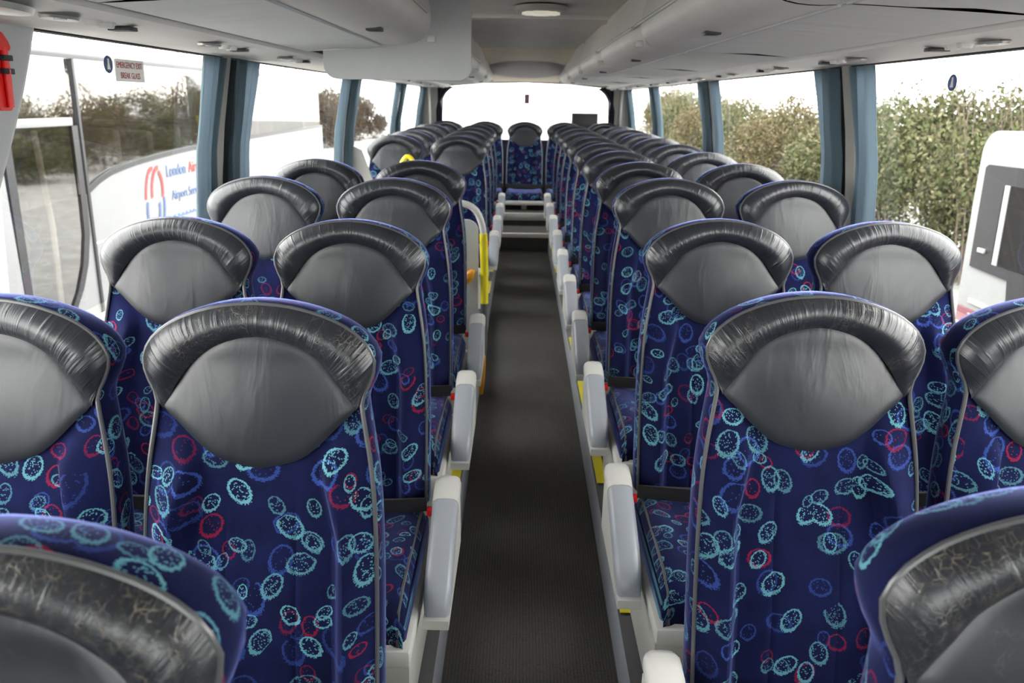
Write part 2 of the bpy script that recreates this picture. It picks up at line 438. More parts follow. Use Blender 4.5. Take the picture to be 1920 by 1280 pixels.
def wall_x(z): return interp([(0.0, 1.27), (1.0, 1.262), (1.4, 1.235), (1.75, 1.172), (2.06, 1.10)], z)
PILLARS = [3.22, 5.52, 7.75, 9.62]
SILL = 0.98; HEAD = 1.742
for s, nm in ((-1, 'left'), (1, 'right')):
    w = MB().grid([[(s * wall_x(z), y, z) for z in (-0.1, 0.5, SILL)] for y in (Y0, Y1)]).build('wall_' + nm, 'wall_grey')
    tag(w, 'grey lower side wall under the windows', 'wall', kind='structure')
    tr = MB().grid([[(s * wall_x(z), y, z) for z in (HEAD, 1.9, 2.07)] for y in (Y0, Y1)]).build('trim_%d' % (2 if s < 0 else 3), 'wall_grey')
    tag(tr, 'grey header panel above the side windows', 'trim', kind='structure')
    tb = MB().box(min(s * 1.215, s * 1.27), max(s * 1.215, s * 1.27), Y0, Y1, SILL - 0.03, SILL + 0.012, 0.008).build('trim_%d' % (4 if s < 0 else 5), 'moulded_grey')
    tag(tb, 'grey ledge under the side windows', 'trim', kind='structure')
    for py in PILLARS:
        hw = 0.055
        MB().grid([[(s * (wall_x(z) - (0.03 if 0 < i < 3 else 0.0)), py + (-hw, -hw * 0.8, hw * 0.8, hw)[i], z) for i in range(4)] for z in (SILL, 1.3, 1.5, HEAD + 0.02)]).build('pillar', 'pillar_tan', tr)
        MB().grid([[(s * (wall_x(z) - 0.010), py + q, z) for q in (-0.12 if py < 4 else -0.05, 0.20)] for z in (SILL, 1.3, 1.5, HEAD + 0.02)]).build('curtain_light_block', 'black_rubber', tr, smooth=False)  # black strip added behind the curtains to block window light, wider on far side
    MB().prism([(py, z) for py, z in ((9.9, SILL), (Y1, SILL), (Y1, 1.76), (9.72, 1.76))], 'x', min(s * 1.10, s * 1.2), max(s * 1.10, s * 1.2)).build('corner_pillar', 'pillar_tan', tr)
    edges = ([0.75] if s > 0 else [-0.2, 1.5, 1.9]) + PILLARS + [10.1]
    if s > 0: edges[0] = -0.2
    for k, (a, b_) in enumerate(zip(edges, edges[1:])):
        if s < 0 and k == 1: continue
        g = MB().grid([[(s * (wall_x(z) + 0.004), y, z) for z in (SILL, 1.35, HEAD + 0.02)] for y in (a, b_)]).build('window_%d' % (k + 1 + (0 if s < 0 else 20)), 'window_glass', smooth=False)
        tag(g, 'clear side window pane of the coach', 'window', kind='structure')
        fr = MB()
        for ya in [q for q in (a, b_) if q > 2.5]: fr.box(min(s * 1.235, s * 1.262), max(s * 1.235, s * 1.262), ya - 0.012, ya + 0.012, SILL, 1.3)
        fr.build('window_frame', 'black_rubber', g, smooth=False)
# front left moulded pillar panel beside the first window
lp = spline([(1.965, 1.745), (1.93, 1.60), (1.86, 1.42), (1.79, 1.28), (1.74, 1.2), (1.70, 1.10), (1.69, SILL)], 14)
pp = MB()
rows = []
for p in lp:
    X = wall_x(p[1])
    rows.append([(-X + 0.0, p[0] + 0.0, p[1]), (-X + 0.03, p[0] - 0.006, p[1]), (-X + 0.038, p[0] - 0.03, p[1]), (-X + 0.04, 1.45, p[1])])
pp.grid(rows)
pn = pp.build('trim_1', 'panel_grey'); tag(pn, 'pale grey moulded pillar cover before the first window', 'trim', kind='structure')
MB().box(-1.175, -1.11, 1.45, 1.965, 1.742, 1.765).build('shadow_gap_seal', 'black_rubber', pn, smooth=False)

# ceiling with a dome falling to the rear window
cl = MB()
prof = [(Y0, 2.0), (7.0, 2.0)]
cl.grid([[(x, y, 2.0 + 0.012 * (1 - (x / 0.6) ** 2)) for x in (-0.6, -0.3, 0, 0.3, 0.6)] for y in (Y0, 2.0, 4.0, 6.0, 7.0)])
ce = cl.build('ceiling', 'ceiling_grey'); tag(ce, 'grey fabric covered coach ceiling', 'ceiling', kind='structure')
MB().grid([[(x, Y0, 2.07), (x, Y1, 2.07)] for x in (-1.12, -0.5, 0, 0.5, 1.12)]).build('roof_skin', 'moulded_grey', ce)
rows = []
for i in range(15):
    t = i / 14; y = 7.0 + t * 3.1
    zc = 2.0 - 0.04 * sstep(0, 0.12, t) - 0.15 * t ** 1.6
    rows.append([(x, y, zc + 0.012 - 0.05 * (abs(x) / 0.95) ** 2.5 * (0.3 + 0.7 * t)) for x in [(-0.95 + 1.9 * k / 16) for k in range(17)]])
MB().grid(rows).build('rear_dome', 'dome_cream', ce)
# oval roof hatch surround in the dome
rows = []
for i in range(5):
    r = (1.0, 0.93, 0.75, 0.4, 0.02)[i]; dz = (0.0, -0.022, -0.032, -0.036, -0.038)[i]
    ring = []
    for k in range(28):
        a = 2 * math.pi * k / 28; y = 8.7 + 0.85 * r * math.sin(a); x = 0.40 * r * math.cos(a)
        t = (y - 7.0) / 3.1; zc = 2.0 - 0.04 * sstep(0, 0.12, t) - 0.15 * t ** 1.6 + 0.012 - 0.05 * (abs(x) / 0.95) ** 2.5
        ring.append((x, y, zc + dz))
    rows.append(ring)
MB().grid(rows, True).build('oval_hatch_cover', 'ceiling_grey', ce)
for yb in (4.35, 2.6): MB().box(-0.4, 0.4, yb, yb + 0.03, 1.995, 2.02, 0.004).build('ceiling_joint_strip', 'moulded_grey', ce)

# unseen front end behind the camera, added to cut light from ahead
wf = MB().box(-1.24, 1.24, Y0 - 0.06, Y0, -0.1, 0.95).build('wall_front', 'wall_grey', smooth=False); tag(wf, 'unseen grey dashboard wall added under the windscreen', 'wall', kind='structure')
for s in (-1, 1): MB().box(min(s * 1.08, s * 1.26), max(s * 1.08, s * 1.26), Y0 - 0.06, Y0 + 0.06, 0.9, 2.07, 0.02).build('windscreen_pillar', 'wall_grey', wf)
MB().box(-1.24, 1.24, Y0 - 0.06, Y0 + 0.45, 1.76, 2.07, 0.03).build('windscreen_top_block', 'wall_grey', wf)  # added box covering the windscreen top to reduce incoming light
MB().box(-1.24, 1.24, Y0, Y0 + 0.55, 0.0, 0.98, 0.04).build('dashboard', 'dark_fascia', wf)  # unseen dashboard block added to narrow the windscreen opening and its light
g = MB().grid([[(x, Y0 - 0.03, z) for x in (-1.2, 0, 1.2)] for z in (0.95, 1.78)]).build('window_32', 'windscreen_glass', smooth=False); tag(g, 'tinted windscreen of the coach', 'window', kind='structure')
for s, yb in ((-1, -0.2), (1, -0.2)):
    MB().grid([[(s * wall_x(z), y, z) for z in (SILL, 1.4, HEAD + 0.01)] for y in (Y0, yb)]).build('side_light_block', 'wall_grey', wf, smooth=False)  # unseen panels added to close the front side openings to light
# rear wall and window
rw = MB().box(-1.2, 1.2, 10.16, 10.22, -0.1, 1.16).build('wall_rear', 'dark_fascia', smooth=False); tag(rw, 'dark rear wall behind the back bench', 'wall', kind='structure')
MB().prism([(-1.2, 1.10), (-0.99, 1.10), (-0.97, 1.62), (-0.90, 1.76), (-0.5, 1.795), (0, 1.81), (0.5, 1.795), (0.90, 1.76), (0.97, 1.62), (0.99, 1.10), (1.2, 1.10), (1.2, 2.07), (-1.2, 2.07)], 'y', 10.14, 10.2).build('rear_window_surround', 'moulded_grey', rw, smooth=False)
g = MB().grid([[(x, 10.19 + 0.02 * (1 - x * x), z) for x in (-1.0, -0.5, 0, 0.5, 1.0)] for z in (1.1, 1.84)]).build('window_31', 'window_glass'); tag(g, 'wide rear window pane', 'window', kind='structure')

# ------------------------------------------------------------------ overhead racks and service strips
RP = [(0.93, 1.768), (0.925, 1.763)]
FAS = spline([(0.54, 1.782), (0.48, 1.779), (0.42, 1.785), (0.378, 1.803), (0.355, 1.842), (0.358, 1.895), (0.37, 1.945), (0.385, 2.005)], 16)
def rack(s, ya, yb, front_round, end_round, label, side):
    root = empty('luggage_rack', (0, ya, 0)); n = 44; rows = []; frow = []
    Ln = yb - ya; xi = 0.915 if s > 0 else 0.845
    for i in range(n + 1):
        y = Ln * i / n
        k = 1.02 - 0.13 * math.exp(-(y / 0.10) ** 2) - (0.0 if end_round else 0.13) * math.exp(-((Ln - y) / 0.10) ** 2)
        if end_round:
            q = max(0.0, (y - (Ln - 0.42)) / 0.42); k *= math.sqrt(max(0.0, 1 - q ** 2.4)) * 0.9 + 0.1
        row = []
        for p in FAS:
            x = 0.60 + (p[0] - 0.60) * k; z = 2.005 + (p[1] - 2.005) * (1.0 if not end_round else lerp(0.35, 1, min(1, k * 1.05)))
            row.append((s * x, y, z))
        rows.append(row)
        frow.append([(s * xi, y, 1.766), (s * lerp(xi, 0.55, 0.35), y, 1.772 - 0.005 * math.sin(y * 3)), (s * lerp(xi, 0.55, 0.7), y, 1.778), (s * (0.60 + (0.535 - 0.60) * k), y, 1.783)])
    MB().grid(rows).build('moulded_fascia', 'moulded_grey', root)
    MB().grid(frow).build('underside_fabric', 'rack_fabric', root)
    rl = rows[-1]
    if end_round:
        MB().add([(s * xi, Ln, 1.766), (s * 0.6, Ln, 1.783), (s * 0.57, Ln, 1.85), (s * 0.57, Ln, 2.0), (s * xi, Ln, 2.0)], [(0, 1, 2, 3, 4)]).build('end_cap', 'moulded_grey', root)
    # edge bead between fabric and moulding, clip and small label on the fascia
    MB().tube([(s * 0.538, y0_ * Ln, 1.781) for y0_ in (0.0, 0.5, 0.98 if not end_round else 0.86)], 0.005, 6).build('edge_bead', 'panel_grey', root)
    MB().box(min(s * 0.352, s * 0.38), max(s * 0.352, s * 0.38), Ln - 0.03 if not end_round else Ln - 0.20, Ln if not end_round else Ln - 0.17, 1.792, 1.815, 0.004).build('clip', 'light_plastic', root)
    MB().box(min(s * 0.425, s * 0.465), max(s * 0.425, s * 0.465), Ln * 0.42, Ln * 0.42 + 0.05, 1.774, 1.784, 0.002).build('number_tab', 'dark_frame', root)
    MB().tube([(s * 0.3475, 0.04, 1.862), (s * 0.3475, Ln * 0.5, 1.862), (s * 0.3475, Ln - (0.5 if end_round else 0.04), 1.862)], 0.006, 6).build('hand_rail_bead', 'panel_grey', root)
    tag(root, label, 'luggage rack', 'overhead luggage racks')
    return root
ords = ['first', 'second', 'third', 'fourth', 'fifth', 'sixth', 'seventh', 'eighth', 'ninth', 'tenth', 'eleventh', 'twelfth']
for k in range(6):
    ya = 1.66 + 1.5 * (k - 1)
    rack(1, ya, ya + (1.487 if k == 0 else 1.497) if k < 5 else 9.3, False, False, 'grey moulded luggage rack section on the hedge side, %s from the front' % ords[k], 'right')
rack(-1, 0.2, 1.65, False, False, 'grey luggage rack section over the foremost seats, parked coach side', 'left')
rack(-1, 1.66, 3.22, False, True, 'grey luggage rack section with rounded end before the hanging panel', 'left')
for k in range(3):
    rack(-1, 4.6 + 1.56 * k, 4.6 + 1.56 * k + 1.55, False, False, 'grey luggage rack section behind the hanging panel, %s toward the rear' % ords[k], 'left')
# hanging grey panel at the end of the left rack
pl = MB()
def rrect(x0, x1, z0, z1, r, n=6):
    out = []
    for cx, cz, a0 in ((x1 - r, z1 - r, 0), (x0 + r, z1 - r, 90), (x0 + r, z0 + r, 180), (x1 - r, z0 + r, 270)):
        for k in range(n + 1):
            a = RAD(a0 + 90 * k / n); out.append((cx + r * math.cos(a), cz + r * math.sin(a)))
    return out
hp = empty('overhead_panel', (0, 3.28, 0))
MB().prism(rrect(-0.80, -0.243, 1.672, 2.0, 0.05), 'y', 0.0, 0.05).build('panel_body', 'panel_grey', hp)
MB().prism(rrect(-0.62, -0.30, 1.72, 1.96, 0.03), 'y', 0.05, 0.058).build('screen', 'dark_frame', hp)
MB().box(-0.46, -0.42, -0.008, 0.0, 1.955, 1.985, 0.003).build('hinge', 'moulded_grey', hp)
tag(hp, 'flat grey panel with rounded corners hanging at the luggage rack end', 'panel')

# service strip with reading lamps below the racks
def strip(s, ya, yb, label):
    root = empty('service_strip', (0, ya, 0)); Ln = yb - ya
    xi = 0.918 if s > 0 else 0.85; xl = xi + 0.075; rows = []
    for y in (0, Ln / 2, Ln):
        rows.append([(s * 1.152, y, 1.775), (s * 1.152, y, 1.748), (s * 1.135, y, 1.741), (s * 1.05, y, 1.742), (s * (xi + 0.06), y, 1.745), (s * (xi + 0.012), y, 1.756), (s * (xi + 0.005), y, 1.785)])
    MB().grid(rows).build('strip_cover', 'moulded_grey', root)
    MB().box(min(s * (xi - 0.006), s * (xi + 0.008)), max(s * (xi - 0.006), s * (xi + 0.008)), 0, Ln, 1.772, 1.80).build('shadow_gap', 'black_rubber', root, smooth=False)
    MB().box(min(s * 1.145, s * 1.175), max(s * 1.145, s * 1.175), 0, Ln, 1.738, 1.752).build('window_seal', 'black_rubber', root, smooth=False)
    def zs(x): return interp([(0.94, 1.76), (0.97, 1.75), (1.05, 1.742), (1.135, 1.741)], x)
    y = 0.28
    while y < Ln - 0.2:
        m = MB(); rows = []
        for r, dz in ((1.0, -0.001), (0.9, -0.006), (0.55, -0.004), (0.05, -0.003)):
            rows.append([(s * (xl + 0.03 * r * math.cos(a)), y + 0.055 * r * math.sin(a), 1.742 + dz) for a in [2 * math.pi * k / 16 for k in range(16)]])
        m.grid(rows, True); lamp = m.build('reading_lamp', 'aluminium', root)
        MB().tube([(s * xl, y, 1.7395), (s * xl, y, 1.736)], 0.012, 10).build('lens', 'light_plastic', lamp)
        for dy in (0.12, 0.18):
            MB().tube([(s * xl, y + dy, 1.746), (s * xl, y + dy, 1.735)], [0.02, 0.015], 12).build('air_nozzle', 'light_plastic', root)
        MB().box(min(s * (xl - .025), s * (xl + .025)), max(s * (xl - .025), s * (xl + .025)), y + 0.235, y + 0.275, 1.735, 1.744, 0.002).build('call_button', 'dark_frame', root)
        y += 0.78
    tag(root, label, 'service strip', 'service strips above the windows')
    return root
sp = strip(1, 0.9, 9.98, 'long grey strip of reading lamps above the hedge side windows')
sp2 = strip(-1, 0.6, 9.98, 'long grey strip of reading lamps above the parked coach side windows')
rows = []
for r, dz in ((1.0, 0.0), (0.95, -0.010), (0.86, -0.008), (0.5, -0.004), (0.02, -0.004)):
    rows.append([(-0.925 + 0.055 * r * math.cos(a), 1.40 + 0.15 * r * math.sin(a), 1.741 + dz) for a in [2 * math.pi * k / 28 for k in range(28)]])
ov = MB().grid(rows, True).build('speaker_cover', 'aluminium'); tag(ov, 'large oval speaker cover set in the strip by the red hammer', 'speaker')

# ceiling lamps
def ceiling_lamp(y, label):
    root = empty('ceiling_lamp', (0.03, y, 1.985))
    rows = []
    for r, dz in ((1.0, 0.02), (0.97, 0.0), (0.85, -0.006), (0.6, 0.0), (0.05, 0.002)):
        rows.append([(0.12 * r * math.cos(a), 0.14 * r * math.sin(a), dz) for a in [2 * math.pi * k / 24 for k in range(24)]])
    MB().grid(rows, True).build('bezel', 'ceiling_grey', root)
    for k, w_ in enumerate((0.035, 0.07, 0.085, 0.07, 0.035)):
        MB().box(-w_, w_, -0.05 + k * 0.022, -0.036 + k * 0.022, -0.014, 0.0, 0.002).build('lamp_louvre', 'lamp_glow', root)
    tag(root, label, 'lamp', 'ceiling lamps')
ceiling_lamp(3.95, 'round ceiling lamp with bright louvre bars above the aisle')
ceiling_lamp(1.2, 'ceiling lamp above the front of the aisle')

# ------------------------------------------------------------------ curtains
def make_curtain(name, s, yc, width, seed, label, mat='curtain', ztop=1.735, zbot=0.99, flare=0.25, depth=0.018, folds=3.2):
    random.seed(seed); ph = random.uniform(0, 6.28); n = 34; rows = []
    for j in range(15):
        t = j / 14; z = lerp(ztop, zbot, t); row = []
        sc = 1.0 - flare * sstep(0.0, 0.35, t) * (1 - 0.35 * sstep(0.4, 1.0, t))
        for i in range(n + 1):
            u = i / n - 0.5
            y = yc + u * width * sc
            x = wall_x(z) - 0.045 - depth * (0.6 + 0.4 * t) * math.sin(u * folds * 2 * math.pi + ph + 0.7 * math.sin(t * 2.2 + ph)) - 0.004 * math.sin(u * 31 + t * 3)
            row.append((s * x, y, z))
        rows.append(row)
    o = MB().grid(rows).build(name, mat)
    o.data.materials[0] = MATS[mat]
    md = o.modifiers.new('thickness', 'SOLIDIFY'); md.thickness = 0.0025
    tag(o, label, 'curtain', 'curtains gathered at the window pillars')
    return o
for s, nm in ((-1, 'parked coach side'), (1, 'hedge side')):
    for k, py in enumerate(PILLARS):
        make_curtain('curtain', s, py - 0.165, 0.21, 10 * k + s + 3, 'blue grey curtain at the %s pillar from the front, near half, %s' % (ords[k], nm))
        make_curtain('curtain', s, py + 0.185, 0.26, 10 * k + s + 7, 'blue grey curtain at the %s pillar from the front, far half, %s' % (ords[k], nm))
    # tied-back dark curtain in the rear window corner
    rows = []
    for j in range(9):
        t = j / 8; row = []
        for i in range(13):
            u = i / 12
            x = 1.03 - u * lerp(0.20, 0.03, t ** 0.6); row.append((s * x, 10.09 + 0.018 * math.sin(u * 14), 1.79 - 0.20 * t - 0.04 * u * (1 - t)))
        rows.append(row)
    rows += [[(s * (1.05 - 0.07 * i / 12), 10.09 + 0.015 * math.sin(i), z) for i in range(13)] for z in (1.5, 1.3, 1.15)]
    o = MB().grid(rows).build('rear_curtain', 'navy_curtain'); o.modifiers.new('thickness', 'SOLIDIFY').thickness = 0.003
    tag(o, 'black curtain tied back in the rear window corner, %s' % nm, 'curtain')

# ------------------------------------------------------------------ seats
OUT = [(0, 0), (0.05, 0.004), (0.10, 0.016), (0.145, 0.035), (0.178, 0.060), (0.195, 0.086), (0.199, 0.107), (0.192, 0.132), (0.178, 0.166), (0.183, 0.21), (0.194, 0.28), (0.201, 0.36), (0.205, 0.50), (0.206, 0.74)]
def spine(t):      # local y of the front plane at distance t below the top (seat faces -y)
    return -0.012 * math.exp(-(t / 0.05) ** 2) * 0 - 0.21 * max(0, t - 0.10) ** 1.05
half = spline([(x, t) for x, t in OUT], 46)
outline = [Vector((-p[0], p[1])) for p in reversed(half[1:])] + [Vector(p[:2]) for p in half]
def hw_at(t):
    best = 0.0
    for a, b_ in zip(half, half[1:]):
        if a[1] <= t <= b_[1] and b_[1] > a[1]: return lerp(a[0], b_[0], (t - a[1]) / (b_[1] - a[1]))
    return half[-1][0]
def P3(x, t, fwd): return (x, spine(t) - fwd, SEAT_H + 0.003 - t)
NRM = []
for i, p in enumerate(outline):
    d = outline[min(i + 1, len(outline) - 1)] - outline[max(i - 1, 0)]; n_ = Vector((d.y, -d.x)).normalized()
    NRM.append(n_)
def make_shell():
    prof = [(-0.002, 0.004), (0.003, 0.003), (0.006, -0.003), (0.008, -0.012), (0.0085, -0.026), (0.007, -0.044), (0.002, -0.060), (-0.008, -0.074), (-0.022, -0.080)]
    rows = []; uvs = []; acc = 0
    for i, (p, nn) in enumerate(zip(outline, NRM)):
        if i: acc += (outline[i] - outline[i - 1]).length
        q = p
        row = []; uv = []; w = 0
        thick = lerp(1.0, 1.15, sstep(0.2, 0.6, p.y))
        for k, (o_, f_) in enumerate(prof):
            o2 = o_ - (0.004 + 0.05 * max(0, -f_)) * max(0.0, -nn.y) ** 2; row.append(P3(q.x + nn.x * o2, q.y + nn.y * o2, f_ * thick))
            if k: w += math.hypot(prof[k][0] - prof[k - 1][0], prof[k][1] - prof[k - 1][1])
            uv.append((acc, 5.0 + w * 1.2))
        rows.append(row); uvs.append(uv)
    m = MB().grid(rows, uvs=uvs)
    # back cover closing the shell
    br = []
    for k in range(24):
        t = 0.020 + (0.74 - 0.020) * (k / 23) ** 1.3; w = max(0.02, hw_at(max(0.0, t - 0.012)) - 0.020)
        br.append([P3(u * w, t, -0.080 * lerp(1.0, 1.15, sstep(0.2, 0.6, t))) for u in (-1, -0.5, 0, 0.5, 1)])
    m.grid(br)
    return m
def make_front():
    rows = []; uvs = []; nr, nc = 44, 72
    for j in range(nr + 1):
        t = 0.06 + (0.74 - 0.06) * j / nr; w = hw_at(t); row = []; uv = []
        ub = interp([(0.17, 0.97), (0.21, 0.84), (0.245, 0.66), (0.28, 0.55), (0.32, 0.58), (0.40, 0.66)], t); amp = 0.052 * sstep(0.19, 0.36, t)
        for i in range(nc + 1):
            u = -1 + 2 * i / nc; a = abs(u)
            f = 0.004 * (1 - u * u)
            if a > ub - 0.10:
                up = sstep(ub - 0.04, ub + 0.10, a) ** 0.8; dn = 1 - sstep(ub + 0.06, 1.04, a) * 0.93
                f += amp * up * dn
            f += 0.006 * math.exp(-((a - 0.30) / 0.02) ** 2) * -0.6 * sstep(0.3, 0.4, t)
            lum = 0.018 * math.exp(-((t - 0.58) / 0.14) ** 2) * (1 - a * a)
            row.append(P3(u * w, t, f + lum)); uv.append((u * w + 1.0, 1.0 - t))
        rows.append(row); uvs.append(uv)
    return MB().grid(rows, uvs=uvs)
def make_piping():
    pts = [P3(p.x, p.y, 0.006) for p in outline]
    return MB().tube(pts, 0.0042, 8)
# lower leather pad: radial inflate
PAD = [(0, 0.050), (0.06, 0.062), (0.105, 0.090), (0.138, 0.130), (0.160, 0.168), (0.168, 0.182), (0.140, 0.208), (0.105, 0.243), (0.065, 0.272), (0, 0.288)]
def make_pad():
    h = spline(PAD, 26); loop = [Vector(p[:2]) for p in h] + [Vector((-p[0], p[1])) for p in reversed(h[1:-1])]
    c = Vector((0, 0.172)); rows = []; uvs = []
    for r in (1.0, 0.985, 0.96, 0.92, 0.86, 0.78, 0.69, 0.58, 0.45, 0.30, 0.15, 0.03):
        row = []; uv = []
        for p in loop:
            q = c + (p - c) * r
            dm = min((q - w_).length for w_ in loop); hgt = 0.001 + 0.005 * math.sqrt(sstep(-0.002, 0.016, dm)) + 0.017 * max(0.0, 1 - (q.x / 0.19) ** 2) * max(0.0, 1 - ((q.y - 0.155) / 0.145) ** 2)
            row.append(P3(q.x, q.y, hgt)); uv.append((q.x + 3, -q.y))
        rows.append(row); uvs.append(uv)
    m = MB().grid(rows, True, uvs); k = len(loop); m.f.append(tuple(range(len(m.v) - k, len(m.v))))
    return m
# upper leather roll: crescent between the outline and the pad's upper arc
def make_roll():
    ho = [Vector(p[:2]) for p in half if p[1] <= 0.172]
    n = 40
    outer = spline([(-p.x, p.y) for p in reversed(ho[1:])] + [(p.x, p.y) for p in ho], n * 2 + 1)
    hi_ = [(0, 0.056), (0.06, 0.068), (0.105, 0.096), (0.138, 0.136), (0.160, 0.172), (0.168, 0.184)]
    inner = spline([(-x, t) for x, t in reversed(hi_[1:])] + hi_, n * 2 + 1)
    rows = []; uvs = []
    for i in range(n * 2 + 1):
        s_ = i / (n * 2); e = abs(2 * s_ - 1)
        H = 0.033 * (1 - 0.30 * (1 - sstep(0.0, 0.55, e))) * (1 - 0.82 * sstep(0.70, 1.0, e)) + 0.002
        row = []; uv = []
        for k in range(13):
            t = k / 12
            q = outer[i].lerp(inner[i], t)
            f = 0.004 + H * math.sin(math.pi * min(1, t * 0.92 + 0.02)) ** 0.62
            row.append(P3(q.x, q.y, f)); uv.append((s_ * 0.62, t * 0.09))
        rows.append(row); uvs.append(uv)
    return MB().grid(rows, uvs=uvs)
CY0, CY1, CZ = -0.125, -0.625, 0.375
def make_cushion():
    rows = []; uvs = []; nx = 26
    path = [(-0.10, 0.30), (-0.11, 0.35), (-0.14, 0.372)] + [(lerp(-0.17, -0.56, k / 9), 0.374 + 0.010 * math.sin(math.pi * k / 9)) for k in range(10)] + [(-0.595, 0.366), (-0.615, 0.345), (-0.622, 0.315), (-0.615, 0.285)]
    acc = 0
    for j, (y, z) in enumerate(path):
        if j: acc += math.hypot(path[j][0] - path[j - 1][0], path[j][1] - path[j - 1][1])
        row = []; uv = []
        for i in range(nx + 1):
            u = -1 + 2 * i / nx; a = abs(u)
            dz = 0.012 * sstep(0.55, 0.8, a) - 0.035 * sstep(0.86, 1.0, a) ** 1.5
            x = 0.213 * (u if a < 0.96 else math.copysign(0.96 + (a - 0.96) * 0.4, u))
            row.append((x, y, z + dz - 0.004 * (a < 0.5) * 0)); uv.append((x + 8, acc))
        rows.append(row); uvs.append(uv)
    m = MB().grid(rows, uvs=uvs)
    m.box(-0.2105, 0.2105, -0.60, -0.10, 0.28, 0.343, 0.012)
    return m
def make_cushion_piping(s): 
    return MB().tube([(s * 0.196, y, z) for y, z in ((-0.14, 0.376), (-0.25, 0.381), (-0.40, 0.384), (-0.53, 0.380), (-0.595, 0.366), (-0.618, 0.330), (-0.618, 0.295))], 0.004, 6)
MESH = {}
def part(key, name, mk, mat, parent):
    if key not in MESH:
        o = mk().build(name, mat, parent); MESH[key] = o.data; return o
    o = bpy.data.objects.new(name, MESH[key]); COL.objects.link(o); o.parent = parent; return o
def armrest_parts(root, s):      # s = side of the seat on which the aisle lies
    xa = s * 0.268
    path = [(-0.112, 0.42), (-0.125, 0.442), (-0.150, 0.452), (-0.19, 0.448), (-0.235, 0.430), (-0.32, 0.395), (-0.40, 0.357), (-0.44, 0.336), (-0.468, 0.317), (-0.486, 0.299), (-0.494, 0.280)]
    def arm(lo, hi, w0, top, th):
        def mk():
            rows = []
            for j, (y, z) in enumerate(path[lo:hi]):
                w = w0 * {0: 0.8, 1: 0.94, 8: 0.96, 9: 0.84, 10: 0.66}.get(j + lo, 1.0)
                ring = []
                for dx, dz in ((-1, -0.6), (-1, 0.2), (-0.9, 0.65), (-0.62, 0.93), (0, 1), (0.62, 0.93), (0.9, 0.65), (1, 0.2), (1, -0.6)):
                    ring.append((xa + dx * w, y + (0.0), z + dz * th + top))
                rows.append(ring)
            m = MB().grid(rows, True); n = 9; o = 0
            m.f.append(tuple(range(n))); m.f.append(tuple(range((len(rows) - 1) * n, len(rows) * n)))
            return m
        return mk
    part('arm_cap%d' % s, 'armrest_cap', arm(0, 5, 0.0345, 0.003, 0.026), 'light_plastic', root)
    part('arm%d' % s, 'armrest', arm(4, 11, 0.0335, 0.0, 0.026), 'armrest_plastic', root)
    part('arm_under%d' % s, 'armrest_underside', lambda: MB().prism([(-0.115, 0.41), (-0.19, 0.42), (-0.32, 0.365), (-0.475, 0.285), (-0.51, 0.285), (-0.51, 0.262), (-0.10, 0.262)], 'x', xa - 0.030, xa + 0.030), 'light_plastic', root)
    part('ped%d' % s, 'pedestal', lambda: MB().prism([(s * 0.215, 0.245), (s * 0.06, 0.245), (s * 0.14, 0.0), (s * 0.205, 0.0), (s * 0.212, 0.12)], 'y', -0.575, -0.10), 'light_plastic', root)
    part('buckle%d' % s, 'belt_buckle', lambda: MB().box(s * 0.222 - 0.009, s * 0.222 + 0.009, -0.19, -0.17, 0.380, 0.402, 0.004), 'red_plastic', root)
def build_seat(s, worn, aisle, full=False):
    root = empty('coach_seat')
    part('shell', 'backrest_shell', make_shell, 'moquette', root)
    part('front', 'backrest_front', make_front, 'moquette', root)
    part('pipe', 'piping', make_piping, 'piping', root)
    lk = 'w' if worn else 'n'; lm = '_worn' if worn else ''; lp_ = '_worn' if worn and full else ''
    part('pad' + lp_, 'headrest_pad', make_pad, 'leather_pad' + lp_, root)
    lm = '_cracked' if full else lm
    part('roll' + lm, 'headrest_roll', make_roll, 'leather_roll' + lm, root)
    cu = part('cushion', 'seat_cushion', make_cushion, 'moquette', root)
    part('cpipeL', 'cushion_piping', lambda: make_cushion_piping(-1), 'piping', cu)
    part('cpipeR', 'cushion_piping', lambda: make_cushion_piping(1), 'piping', cu)
    part('pan', 'seat_pan', lambda: MB().box(-0.225, 0.225, -0.632, -0.08, 0.245, 0.292, 0.012), 'light_plastic', root)
    part('strap', 'seat_belt', lambda: MB().grid([[(x, -0.190 - 0.012 * (1 - (x / 0.2) ** 2), 0.395 - 0.004 * math.cos(x * 9)), (x, -0.198 - 0.012 * (1 - (x / 0.2) ** 2), 0.437 - 0.004 * math.cos(x * 9)), (x, -0.192 - 0.012 * (1 - (x / 0.2) ** 2), 0.437)] for x in [-0.215 + 0.43 * k / 16 for k in range(17)]]), 'strap_black', root)
    if aisle: armrest_parts(root, s)
    else: part('leg', 'pedestal', lambda: MB().box(-0.03, 0.03, -0.5, -0.15, 0.0, 0.245, 0.008), 'light_plastic', root)
    return root
XA, PITCH = 0.498, 0.46
R_ROWS = [0.695, 1.471, 2.25, 3.065, 3.824, 4.62, 5.41, 6.20, 7.0, 7.80, 8.60]
L_ROWS = [0.60, 1.364, 2.16, 2.944, 3.733]
L2_ROWS = [6.12, 6.92, 7.72, 8.55]
def place(seat, x, y, label, group):
    z = plat_z(y) if y < 9.3 else 1.372 - SEAT_H
    seat.location = (x, y, z); tag(seat, label, 'seat', group)
nR = len(R_ROWS)
def ordr(k): return ords[k]
for i, y in enumerate(R_ROWS):
    k = nR - 1 - i
    place(build_seat(-1, i < 2, True, i < 1), XA, y, 'blue patterned coach seat by the aisle, hedge side, %s row before the rear bench' % ordr(k), 'seat rows on the hedge side')
    if i > 0: place(build_seat(-1, False, False), XA + PITCH, y, 'blue patterned coach seat by the window, hedge side, %s row before the rear bench' % ordr(k), 'seat rows on the hedge side')
